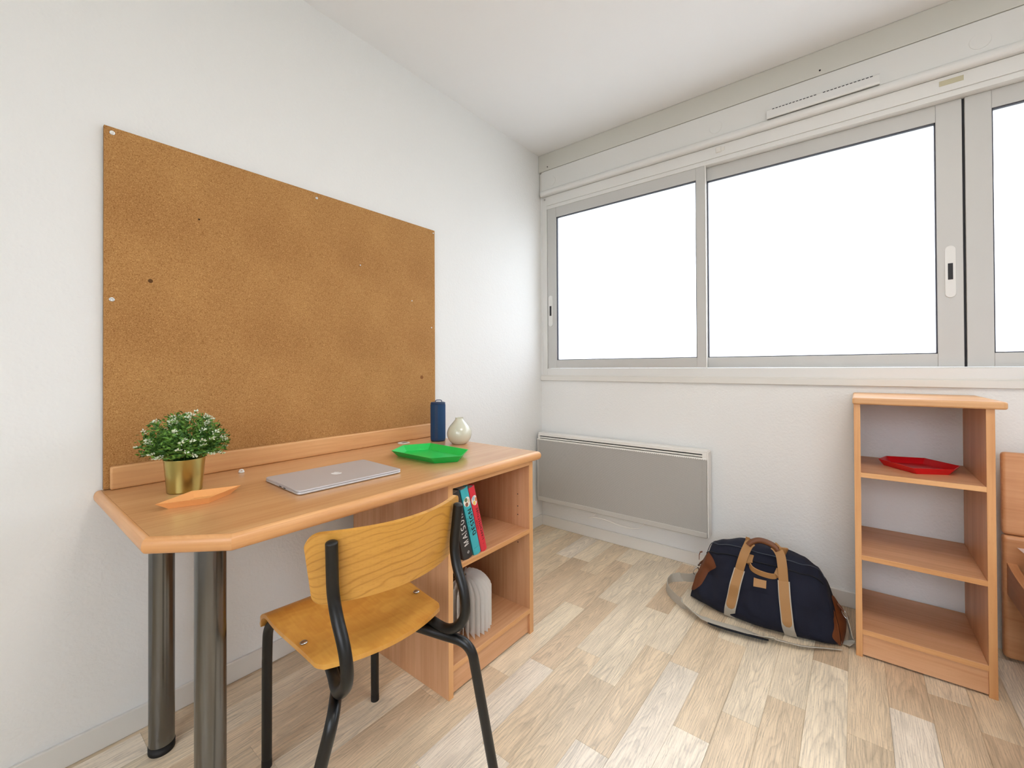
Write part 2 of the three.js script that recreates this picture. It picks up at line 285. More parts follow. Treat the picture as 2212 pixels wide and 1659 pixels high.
struct('baseboard_left', bx(0, 0, 0.011, 0.011, 0.07, RZ, 0.003), M.trim, 'white painted skirting along the desk wall');
struct('baseboard_window', bx(0, 0, 0, RX, 0.07, 0.011, 0.003), M.trim, 'white painted skirting under the radiator');
struct('baseboard_right', bx(RX - 0.011, 0, 0.011, RX, 0.07, RZ, 0.003), M.trim, 'white painted skirting on the bed side');
struct('baseboard_back', bx(0.011, 0, RZ - 0.011, RX - 0.011, 0.07, RZ, 0.003), M.trim, 'white painted skirting behind the viewer');
struct('trim_1', merge([bx(0.002, 0.9976, 0, RX, 1.029, 0.014, 0.003), bx(0.002, 1.029, 0, RX, 1.036, 0.006, 0.001)]), M.trim, 'flat white moulding under the window sill');

// window: outer frame, four sliding sashes on two tracks, frosted panes
{
  const w = struct('window_1', null, null, 'long white aluminium sliding window with bright frosted panes');
  const F = (a) => merge(a), zi = 0.004, zo = -0.09;
  const box = (x0, y0, x1, y1, z0, z1, r = 0.002) => bx(x0, y0, z0, x1, y1, z1, r);
  part('frame', F([box(OX0, OY0, 0.054, OY1, zo, zi), box(4.064, OY0, OX1, OY1, zo, zi), box(0.054, OY0, 4.064, 1.0775, zo, zi), box(0.054, 2.2, 4.064, OY1, zo, zi + 0.004), box(0.054, 2.176, 4.064, 2.2, zo, zi - 0.001), box(0.054, 1.0775, 4.064, 1.081, zo, zi - 0.004)]), M.alu, w);
  for (const x of [1.16, 3.2]) part('track_clip', merge([box(x - 0.022, 2.222, x + 0.006, 2.25, zi, zi + 0.012, 0.004), box(x + 0.002, 2.226, x + 0.022, 2.246, zi, zi + 0.006, 0.003)]), M.trim, w);
  part('tape_remnant', box(1.985, 2.226, 2.055, 2.247, zi + 0.003, zi + 0.0052, 0.001), std({ color: '#c4bda0', roughness: 0.7 }), w, 'yellowed leftover of tape');
  part('screw', new THREE.CylinderGeometry(0.006, 0.006, 0.004, 12).rotateX(Math.PI / 2).translate(0.04, 2.245, zi + 0.004), M.steel, w);
  // [x0, x1, left stile, right stile, track z of the inner face, handle at]
  const sashes = [[0.0565, 1.079, 0.0695, 0.046, 0.0, 0.0815], [1.034, 2.0545, 0.046, 0.0765, -0.036, 2.0165], [2.0625, 3.083, 0.0745, 0.046, -0.036, null], [3.038, 4.0615, 0.046, 0.0695, 0.0, 4.036]];
  for (const [x0, x1, ls, rs, z1, hx] of sashes) {
    const z0 = z1 - 0.032, yb = 1.0815, yt = z1 < -0.01 ? 2.1755 : 2.1765, pb = 1.1405, pt = 2.1015 + (z1 < -0.01 ? -0.001 : 0.005);
    const s = part('sash', F([box(x0, yb, x0 + ls, yt, z0, z1), box(x1 - rs, yb, x1, yt, z0, z1), box(x0 + ls, yb, x1 - rs, pb - 0.004, z0, z1 - 0.001), box(x0 + ls, pt + 0.004, x1 - rs, yt, z0, z1 - 0.001), box(x0 + ls, yb + 0.012, x1 - rs, yb + 0.014, z1 - 0.001, z1 + 0.0005, 0)]), M.sash, w);
    part('pane', new THREE.BoxGeometry(x1 - x0 - ls - rs + 0.01, pt - pb + 0.012, 0.001).translate((x0 + ls + x1 - rs) / 2, (pb + pt) / 2, z1 - 0.019), M.pane, s);
    const gx0 = x0 + ls, gx1 = x1 - rs, g = 0.004;
    part('gasket', F([box(gx0, pb - 0.004, gx0 + g, pt + 0.004, z1 - 0.026, z1 - 0.006, 0), box(gx1 - g, pb - 0.004, gx1, pt + 0.004, z1 - 0.026, z1 - 0.006, 0), box(gx0, pb - 0.004, gx1, pb, z1 - 0.026, z1 - 0.006, 0), box(gx0, pt, gx1, pt + 0.004, z1 - 0.026, z1 - 0.006, 0)]), M.aluDark, s);
    if (hx) {
      const sh = new THREE.Shape(); sh.absarc(0, 0.09, 0.0145, 0, Math.PI); sh.absarc(0, -0.09, 0.0145, Math.PI, 2 * Math.PI);
      part('handle', merge([new THREE.ExtrudeGeometry(sh, { depth: 0.003, bevelEnabled: true, bevelSize: 0.002, bevelThickness: 0.002, bevelSegments: 2, curveSegments: 10 }).translate(hx, 1.473, z1)]), M.alu, s);
      part('latch', bx(hx - 0.0075, 1.44, z1 + 0.0045, hx + 0.0075, 1.507, z1 + 0.0062, 0.0008), M.slot, s, 'dark finger latch');
    }
  }
  part('meeting_seal', box(1.0795, 1.08, 1.0835, 2.176, -0.012, 0.002, 0.001), M.white, w);
  part('meeting_gap', box(2.0547, 1.0815, 2.0623, 2.1755, -0.062, -0.046, 0), M.slot, w);
}

// roller shutter box over the window
{
  const t = thing('shutter_box', 'white roller shutter box running along the top of the window under the ceiling', 'shutter box');
  const x0 = 0.001, x1 = RX - 0.001;
  part('upper_strip', bx(x0, 2.4365, 0.0005, x1, RH - 0.001, 0.024, 0.002), std({ color: '#d6d4cb', roughness: 0.5 }), t);
  part('cover_panel', bx(0.022, 2.305, 0.0005, x1, 2.4345, 0.0215, 0.002), M.alu, t);
  // rounded lip along the lower edge
  const s = new THREE.Shape(); s.moveTo(0.0005, 2.2635); s.lineTo(0.026, 2.2635); s.quadraticCurveTo(0.041, 2.266, 0.041, 2.282); s.quadraticCurveTo(0.041, 2.297, 0.0215, 2.305); s.lineTo(0.0005, 2.305);
  part('lip', boxUV(new THREE.ExtrudeGeometry(s, { depth: x1 - 0.022, bevelEnabled: false, curveSegments: 8 }).rotateY(-Math.PI / 2).translate(x1, 0, 0), 'x'), M.alu, t);
  part('end_seal', bx(0.004, 2.27, 0.0005, 0.0215, 2.43, 0.014, 0.002), M.trim, t);
  for (const x of [0.107, 1.142, 2.099, 3.13]) part('cap', new THREE.CylinderGeometry(0.03, 0.031, 0.0016, 36).rotateX(Math.PI / 2).translate(x, 2.353, 0.0222), M.alu, t);
  for (const x of [0.075, 1.591, 3.1]) part('screw', new THREE.CylinderGeometry(0.004, 0.004, 0.002, 10).rotateX(Math.PI / 2).translate(x, 2.4585, 0.0245), M.slot, t);
}
// air inlet clipped on the box
{
  const t = thing('air_vent', 'slim white air inlet with two rows of dark slots on the shutter box', 'vent', [1.59, 2.2955, 0.0215]);
  const s = new THREE.Shape(); s.moveTo(0, 0.0102); s.lineTo(0.0198, 0.0035); s.lineTo(0.026, 0.0025); s.quadraticCurveTo(0.03, 0.004, 0.03, 0.012); s.lineTo(0.024, 0.044); s.lineTo(0.018, 0.0495); s.lineTo(0, 0.0495);
  const g = new THREE.ExtrudeGeometry(s, { depth: 0.42, bevelEnabled: false }).translate(0, 0, -0.21).rotateY(-Math.PI / 2);
  part('cover', boxUV(g, 'x'), M.alu, t);
  for (let k = 0; k < 26; k++) { const x = k < 13 ? -0.183 + k * 0.0138 : 0.017 + (k - 13) * 0.0138; part('slot', new THREE.BoxGeometry(0.0092, 0.0036, 0.003).translate(x, 0.0445, 0.0232), M.slot, t); }
}

// ---------------------------------------------------------------- cork board
{
  const t = thing('cork_board', 'large brown cork pinboard screwed to the wall above the desk', 'pinboard', [0.001, 0, 0]);
  const y0 = 0.742, y1 = 1.7955, z0 = 0.984, z1 = 2.233;
  part('cork_sheet', boxUV(new RoundedBoxGeometry(0.007, y1 - y0, z1 - z0, 1, 0.0008).translate(0.0105, (y0 + y1) / 2, (z0 + z1) / 2), 'y'), M.cork, t);
  part('backing', bx(0, y0, z0, 0.007, y1, z1, 0.0008), M.corkEdge, t);
  const head = new THREE.LatheGeometry([[0.0001, 0.0012], [0.0022, 0.0008], [0.0026, 0.0022], [0.006, 0.002], [0.0068, 0.0004], [0.0068, 0]].map((p) => new THREE.Vector2(...p)), 16).rotateZ(-Math.PI / 2);
  for (const [y, z, k] of [[1.7786, 2.2153, 1], [1.2915, 2.2158, 1], [1.7743, 1.6062, 0.8], [1.7803, 0.9945, 0.55], [1.293, 1.0076, 0.5], [1.4158, 1.1319, 0.5], [1.5389, 1.412, 0.5]]) { const m = part('screw', head, M.steel, t); m.position.set(0.014, y, z); m.scale.set(1, k, k); }
  const pit = (y, z, r, c) => part('stain', new THREE.CylinderGeometry(r, r, 0.0004, 14).rotateZ(Math.PI / 2).translate(0.0142, y, z), std({ color: c, roughness: 1 }), t);
  pit(1.359, 2.1281, 0.006, '#5d3c1b'); pit(1.582, 2.0031, 0.0028, '#2e1c0c'); pit(1.041, 1.0718, 0.009, '#8a5b31');
}

// ---------------------------------------------------------------- desk with open shelves
const DZ0 = 1.0, DZ1 = 2.252, DXF = 0.687;
{
  const t = thing('desk', 'beech desk with cut front corner, two chrome legs and an open shelf cabinet', 'desk');
  // outline of the worktop seen from above, (x, z)
  const outline = [[0.001, DZ0], [DXF, DZ0], [DXF, 2.131], [0.559, DZ1], [0.001, DZ1]];
  function inset(pts, d) { const n = pts.length, out = []; for (let i = 0; i < n; i++) { const p = pts[(i + n - 1) % n], c = pts[i], q = pts[(i + 1) % n], e0 = [c[0] - p[0], c[1] - p[1]], e1 = [q[0] - c[0], q[1] - c[1]], l0 = Math.hypot(...e0), l1 = Math.hypot(...e1), n0 = [-e0[1] / l0, e0[0] / l0], n1 = [-e1[1] / l1, e1[0] / l1], k = 1 + n0[0] * n1[0] + n0[1] * n1[1]; out.push([c[0] + d * (n0[0] + n1[0]) / k, c[1] + d * (n0[1] + n1[1]) / k]); } for (const o of out) if (o[0] < 0.03) o[0] = 0.001; return out; }
  const inner = inset(outline, 0.0155);
  const sh = new THREE.Shape(inner.map((p) => new THREE.Vector2(p[0], -p[1])));
  part('worktop', boxUV(new THREE.ExtrudeGeometry(sh, { depth: 0.034, bevelEnabled: false }).rotateX(-Math.PI / 2).translate(0, 0.706, 0), 'z'), M.beechTop, t);
  // rounded solid-wood edging: half-round profile swept round the free edges
  const edge = [];
  const prof = []; for (let k = 0; k <= 10; k++) { const a = -Math.PI / 2 + Math.PI * k / 10; prof.push([0.0005 + 0.015 * Math.pow(Math.cos(a) < 0 ? 0 : Math.cos(a), 0.75), 0.7228 + 0.0172 * Math.sin(a)]); }
  prof.unshift([0, 0.7056]); prof.push([0.0009, 0.7396], [0.0004, 0.738]);
  for (let i = 0; i < 4; i++) {
    const a = inner[i], b = inner[(i + 1) % 5], oa = outline[i], ob = outline[(i + 1) % 5];
    edge.push(gridGeo(prof.length - 1, 1, (u, v) => { const p = prof[Math.round(u * (prof.length - 1))], k = p[0] / 0.0155, i0 = v < 0.5 ? a : b, o0 = v < 0.5 ? oa : ob; return [V(lerp(i0[0], o0[0], k), p[1], lerp(i0[1], o0[1], k)), 0, 0]; }));
  }
  const eg = edge.map((g, i) => boxUV(fixIndex(g), ['x', 'z', 'x', 'x'][i]));
  eg.forEach((g, i) => part('edging', g, (M.edgeDS ??= std({ map: beechMap, color: new THREE.Color(1.12, 1.07, 1.0), roughness: 0.34, side: THREE.DoubleSide })), t));
  part('splashback', bx(0.016, 0.7402, 0.99, 0.0335, 0.8078, 2.2205, 0.006, 'z'), M.beechEdge, t);
  // open cabinet at the window end
  const cx0 = 0.1, cx1 = 0.662, zl = 1.488, zr = 1.0385;
  part('side_panel', bx(cx0, 0, 1.4775, cx1 - 0.001, 0.7055, 1.4985, 0.001, 'y', 0.3), M.laminate, t);
  part('side_panel', bx(cx0, 0, 1.0265, cx1 - 0.001, 0.7055, 1.0505, 0.001, 'y', 0.7), M.laminate, t);
  part('back_panel', bx(cx0, 0.02, 1.0505, cx0 + 0.008, 0.7055, 1.4775, 0, 'y', 0.1), M.laminate, t);
  part('top_panel', bx(cx0 + 0.008, 0.6875, 1.0505, cx1 - 0.001, 0.7055, 1.4775, 0.001, 'z', 0.2), M.laminate, t);
  part('shelf', bx(cx0 + 0.008, 0.4105, 1.0505, cx1 - 0.002, 0.4285, 1.4775, 0.0012, 'z', 0.45), M.laminate, t);
  part('shelf', bx(cx0 + 0.008, 0.0848, 1.0505, cx1 - 0.002, 0.1028, 1.4775, 0.0012, 'z', 0.6), M.laminate, t);
  part('plinth', bx(cx1 - 0.028, 0.006, 1.0505, cx1 - 0.01, 0.0848, 1.4775, 0.001, 'z', 0.9), M.laminate, t);
  const band = (y0, z0, y1, z1, g) => part('edge_band', bx(cx1 - 0.0018, y0, z0, cx1, y1, z1, 0.0006, g), M.beechEdge, t);
  band(0, 1.4775, 0.7055, 1.4985, 'y'); band(0, 1.0265, 0.7055, 1.0505, 'y'); band(0.6875, 1.0505, 0.7055, 1.4775, 'z'); band(0.4105, 1.0505, 0.4285, 1.4775, 'z'); band(0.0848, 1.0505, 0.1028, 1.4775, 'z');
  for (const y of [0.36, 0.475, 0.51, 0.56]) part('peg_hole', new THREE.CylinderGeometry(0.0025, 0.0025, 0.0006, 10).rotateX(Math.PI / 2).translate(cx1 - 0.06, y, 1.0507), M.slot, t);
  // chrome tube legs
  const tube = lathe([[0, 0.022], [0.0298, 0.022], [0.03, 0.0235], [0.03, 0.7055], [0, 0.7055]], 48), foot = lathe([[0, 0], [0.0302, 0], [0.0312, 0.003], [0.0312, 0.0215], [0, 0.0215]], 40);
  for (const [x, z] of [[0.144, 2.128], [0.575, 2.135]]) { const l = part('leg', tube, M.chrome, t); l.position.set(x, 0, z); part('foot', foot, M.rubber, l); }
  // cable grommet let into the top
  const gr = part('cable_grommet', lathe([[0, 0.0022], [0.026, 0.0022], [0.0275, 0.0015], [0.0285, 0], [0, 0]], 40).translate(0.068, 0.74, 1.2225), M.white, t, 'round white cable outlet');
  part('opening', new RoundedBoxGeometry(0.011, 0.0006, 0.03, 1, 0.0002).translate(0.07, 0.7424, 1.219), M.slot, gr);
}

// ---------------------------------------------------------------- school chair
{
  const t = thing('school_chair', 'school chair with honey-coloured plywood seat and back on a black tube frame', 'chair', [0.6973, 0, 1.8245], 0);
  // own axes: a runs towards the desk, b to the chair's right; the group is turned so that -x is forward
  t.rotation.y = -0.086;
  const L = (a, y, b) => V(-a, y, -b);                          // group-local point
  const cb = Math.cos, TR = 0.0127;
  // seat: one dished ply sheet, front edge rolled down
  const half = (a) => lerp(0.166, 0.183, smooth(-0.12, 0.2, a));
  const seat = slabGeo(44, 36, (u, v) => {
    const s = v * 2 - 1, rear = -0.146 + 0.034 * s * s, front = 0.262 - 0.006 * s * s; let a = lerp(rear, front, u), w = half(a);
    const cr = smooth(0, 0.12, u), cf = 1 - 0.04 * smooth(0.9, 1, u); w *= lerp(0.93, 1, Math.sqrt(Math.min(1, cr * 2.2))) * cf;
    let y = 0.4365 - 0.008 * Math.exp(-Math.pow((a - 0.02) / 0.1, 2)) * (1 - s * s) + 0.006 * smooth(0.1, 0.2, a);
    const roll = Math.max(0, a - 0.175); if (roll > 0) { const k = roll / 0.087; y -= 0.062 * k * k; a -= 0.006 * k * k; }
    return [L(a, y, s * w), s * w / 0.42 + 0.5, a / 0.42 + 0.4];
  }, 0.0105);
  part('seat', seat, M.seatply, t);
  const back = slabGeo(40, 14, (u, v) => {
    const s = Math.sin((u - 0.5) * Math.PI), q = v * 2 - 1; // corners of radius 27 mm
    const ck = clamp((Math.abs(s) * 0.2 - 0.173) / 0.027, 0, 1), hh = 0.0785 - 0.027 + 0.027 * Math.sqrt(1 - ck * ck), b = s * lerp(0.187, 0.202, v), y = 0.6665 + q * hh;
    const a = -0.205 + 0.072 * Math.pow(b / 0.2, 2) + 0.022 * (0.744 - y) / 0.155;
    return [L(a, y, b), s * 0.42 + 0.5, v * 0.9 + 0.03];
  }, 0.0105);
  part('backrest', back, M.oakply, t);
  for (const s of [-1, 1]) {
    const b = s * 0.16;
    part('upright', capped(filletPath([L(-0.177, 0.728, s * 0.167), L(-0.165, 0.6, s * 0.159), L(-0.216, 0.515, s * 0.156), L(-0.222, 0.455, s * 0.154), L(-0.165, 0.398, s * 0.149), L(-0.085, 0.417, s * 0.128), L(0.13, 0.417, s * 0.122), L(0.236, 0.402, b), L(0.247, 0.3, b), L(0.247, 0.012, s * 0.161)], [0, 0.06, 0.05, 0.045, 0.05, 0.05, 0.05, 0.045, 0.05, 0]), TR, 150, 18, 0.006), M.black, t);
    part('foot', new THREE.CylinderGeometry(0.0129, 0.0131, 0.022, 18).translate(-0.247, 0.011, -s * 0.161), M.rubber, t);
    const leg = s > 0 ? [L(-0.222, 0.386, 0.17), L(-0.245, 0.012, 0.232)] : [L(-0.2, 0.386, -0.175), L(-0.17, 0.012, -0.27)];
    part('leg', capped(filletPath([L(-0.02, 0.408, s * 0.02), L(-0.03, 0.408, s * 0.075), L(-0.135, 0.386, s * 0.139), ...leg], [0, 0.05, 0.04, 0.055, 0]), TR, 110, 18), M.black, t);
    const e = leg[leg.length - 1]; part('foot', new THREE.CylinderGeometry(0.0129, 0.0131, 0.022, 18).translate(e.x, 0.011, e.z), M.rubber, t);
    part('rivet', lathe([[0, 0.0042], [0.005, 0.0036], [0.0085, 0.0016], [0.009, 0], [0, 0]], 20).translate(0, 0.4425, -s * 0.156), M.steel, t);
  }
  part('cross_bar', capped(new THREE.LineCurve3(L(0.15, 0.411, -0.16), L(0.15, 0.411, 0.16)), 0.01, 8, 14), M.black, t);
}

// ---------------------------------------------------------------- panel heater under the window
{
  const t = thing('panel_heater', 'white electric panel heater with grey perforated front low on the wall', 'heater');
  const x0 = 0.024, x1 = 1.108, y0 = 0.192, y1 = 0.648, zf = 0.09, yg = 0.603;
  part('back_case', bx(x0 + 0.02, y0 + 0.015, 0.012, x1 - 0.006, y1 - 0.004, 0.066, 0.004), M.white, t);
  part('frame', merge([bx(x1 - 0.006, y0 + 0.004, 0.03, x1, y1 - 0.006, zf - 0.002, 0.002), bx(x0, y0 + 0.012, 0.03, x0 + 0.006, yg, zf - 0.002, 0.002), bx(x0 + 0.006, y1 - 0.01, 0.03, x1 - 0.003, y1, zf - 0.004, 0.003)]), M.white, t);
  // front grille: flat sheet folded back at the lower edge
  const g = new THREE.Shape([[0, 0], [0.002, 0], [0.002, 0]].map((p) => new THREE.Vector2(...p)));
  const prof = [[0.055, y0 + 0.004], [0.07, y0], [zf - 0.008, y0 + 0.001], [zf - 0.002, y0 + 0.006], [zf + 0.002, y0 + 0.022], [zf, y0 + 0.03], [zf, yg], [zf - 0.004, yg], [zf - 0.004, y0 + 0.032], [zf - 0.003, y0 + 0.022], [zf - 0.008, y0 + 0.008], [0.07, y0 + 0.004], [0.055, y0 + 0.008]];
  const s = new THREE.Shape(prof.map((p) => new THREE.Vector2(...p)));
  part('grille', boxUV(new THREE.ExtrudeGeometry(s, { depth: x1 - x0 - 0.013, bevelEnabled: false }).rotateY(-Math.PI / 2).translate(x1 - 0.0065, 0, 0), 'y'), M.grille, t);
  part('grille_fold', bx(x0 + 0.004, y0 + 0.001, zf - 0.004, x1 - 0.0065, y0 + 0.03, zf + 0.0045, 0.004), M.grilleEdge, t);
  for (const x of [x0 + 0.03, x1 - 0.032]) part('grille_fold', bx(x - 0.002, y0 + 0.03, zf, x + 0.002, yg - 0.02, zf + 0.0008, 0.0004), M.grille, t);
  // outlet slats above the grille
  const xa = x0 + 0.006, xb = x1 - 0.006;
  part('slat', bx(xa, 0.628, 0.05, xb, 0.6385, zf - 0.002, 0.002), M.white, t); part('slat', bx(xa + 0.012, 0.6135, 0.05, xb - 0.02, 0.6215, zf - 0.001, 0.002), M.white, t);
  part('slat', bx(xa - 0.006, 0.599, 0.05, xb, 0.609, zf + 0.001, 0.002), M.white, t);
  part('outlet', bx(xa, 0.6, 0.03, xb, 0.636, zf - 0.012, 0), M.slot, t);
  part('slat_end', bx(xb - 0.024, 0.605, 0.05, xb, 0.63, zf - 0.002, 0.002), M.white, t); part('slat_end', bx(xa, 0.605, 0.05, xa + 0.012, 0.63, zf - 0.002, 0.002), M.white, t);
  const R = rng(4), teeth = []; for (let x = xa + 0.004; x < xb - 0.004; x += 0.0115) teeth.push(new THREE.CylinderGeometry(0.0032, 0.0032, 0.0016, 8).rotateX(Math.PI / 2).translate(x, 0.5995, zf + 0.0013));
  const tm = part('slat_fringe', merge(teeth), M.grille, t); tm.userData.kind = 'stuff';
  const c = thing('heater_cable', 'thin white power cable hanging in a loose curve below the panel heater', 'cable');
  const cv = new THREE.CatmullRomCurve3([V(0.452, 0.2, 0.05), V(0.438, 0.172, 0.045), V(0.42, 0.155, 0.06), V(0.4, 0.147, 0.07), V(0.44, 0.16, 0.08), V(0.53, 0.16, 0.08), V(0.62, 0.146, 0.075), V(0.7, 0.147, 0.07), V(0.745, 0.17, 0.06), V(0.75, 0.2, 0.045)]);
  part('wire', capped(cv, 0.003, 70, 8), M.white, c);
}

// ---------------------------------------------------------------- small bookcase
{
  const t = thing('bookcase', 'narrow beech bookcase with three open compartments beside the bed', 'bookcase');
  const z0 = 0.012, zf = 0.395, xl = 1.7011, xr = 2.061;
  part('side_panel', bx(xl, 0, z0, xl + 0.0195, 0.944, zf - 0.001, 0.001, 'y', 0.15), M.laminate, t);
  part('side_panel', bx(xr - 0.0205, 0, z0, xr, 0.944, zf - 0.001, 0.001, 'y', 0.55), M.laminate, t);
  for (const y of [0.6882, 0.3799]) part('shelf', bx(xl + 0.0195, y - 0.0175, z0, xr - 0.0205, y, zf - 0.003, 0.0012, 'x', y), M.laminate, t);
  part('bottom_shelf', bx(xl + 0.0195, 0.0855, z0, xr - 0.0205, 0.1034, zf - 0.003, 0.0012, 'x', 0.2), M.laminate, t);
  part('plinth', bx(xl + 0.0195, 0.007, zf - 0.03, xr - 0.0205, 0.0855, zf - 0.006, 0.001, 'x', 0.8), M.laminate, t);
  const band = (x0, y0, x1, y1, g) => part('edge_band', bx(x0, y0, zf - 0.0018, x1, y1, zf, 0.0006, g), M.beechEdge, t);
  band(xl, 0, xl + 0.0195, 0.944, 'y'); band(xr - 0.0205, 0, xr, 0.944, 'y'); for (const y of [0.6882, 0.3799, 0.1034]) band(xl + 0.0195, y - 0.0177, xr - 0.0205, y, 'x');
  const s = new THREE.Shape(); const a = 1.6955, b = 2.0905, f = 0.412; s.moveTo(a + 0.004, -0.004); s.lineTo(b - 0.012, -0.004); s.lineTo(b - 0.002, -f + 0.014); s.quadraticCurveTo(b - 0.002, -f + 0.004, b - 0.012, -f + 0.002); s.lineTo(a + 0.012, -f + 0.002); s.quadraticCurveTo(a, -f + 0.002, a + 0.002, -f + 0.014);
  part('top_board', boxUV(new THREE.ExtrudeGeometry(s, { depth: 0.012, bevelEnabled: true, bevelSize: 0.007, bevelThickness: 0.0065, bevelOffset: -0.007, bevelSegments: 5 }).rotateX(-Math.PI / 2).translate(0, 0.9505, 0), 'x'), M.beech, t);
}

// ---------------------------------------------------------------- bed on the right
{
  const t = thing('bed', 'wooden single bed with a two-board headboard standing right of the bookcase', 'bed');
  const x0 = 2.1265, x1 = 3.03, zh = 0.1;
  part('headboard', bx(x0, 0.4645, 0.066, x1, 0.766, zh, 0.012, 'x', 0.3), M.bedwood, t); part('headboard', bx(x0, 0.012, 0.064, x1, 0.4625, zh + 0.004, 0.014, 'x', 0.7), M.bedwood, t);
  const rail = new THREE.Shape(); rail.moveTo(zh, 0.25); rail.lineTo(2.0, 0.25); rail.lineTo(2.0, 0.345); rail.lineTo(zh + 0.2, 0.345); rail.quadraticCurveTo(zh + 0.07, 0.347, zh, 0.362);
  for (const x of [2.16, x1]) part('side_rail', boxUV(new THREE.ExtrudeGeometry(rail, { depth: 0.022, bevelEnabled: true, bevelSize: 0.002, bevelThickness: 0.002, bevelSegments: 2 }).rotateY(-Math.PI / 2).translate(x, 0, 0), 'z'), M.bedwood, t);
  part('footboard', bx(x0, 0.012, 2.0, x1, 0.46, 2.03, 0.012, 'x', 0.1), M.bedwood, t);
  part('base', bx(2.166, 0.235, zh + 0.008, x1 - 0.026, 0.252, 1.996, 0.002, 'z'), M.bedwood, t);
  const m = thing('mattress', 'pale mattress lying in the wooden bed', 'mattress', [2.585, 0.253, 1.05]);
  part('cover', new RoundedBoxGeometry(0.81, 0.115, 1.87, 4, 0.03).translate(0, 0.0575, 0), M.sheet, m);
  const p = thing('pillow', 'pinkish white pillow at the head of the bed, its corner just in view', 'pillow', [2.5, 0.3755, 0.36], 0);
  part('pillow_case', gridGeo(36, 40, (u, v) => {
    const a = u * 2 - 1, ang = v * Math.PI * 2, c = Math.cos(ang), s = Math.sin(ang), k = Math.pow(1 - Math.pow(Math.abs(a), 3.2), 0.55) ;
    const ex = Math.pow(Math.abs(a), 8) * 0.03; return [V(a * 0.33 + Math.sign(a) * ex * Math.abs(c) * 0.6, 0.062 + s * (0.062 * k + 0.0008) + 0.006 * Math.sin(a * 9) * k, c * (0.21 * (0.9 + 0.1 * Math.pow(Math.abs(a), 4)))), a * 0.3, v];
  }), M.sheet, p);
}

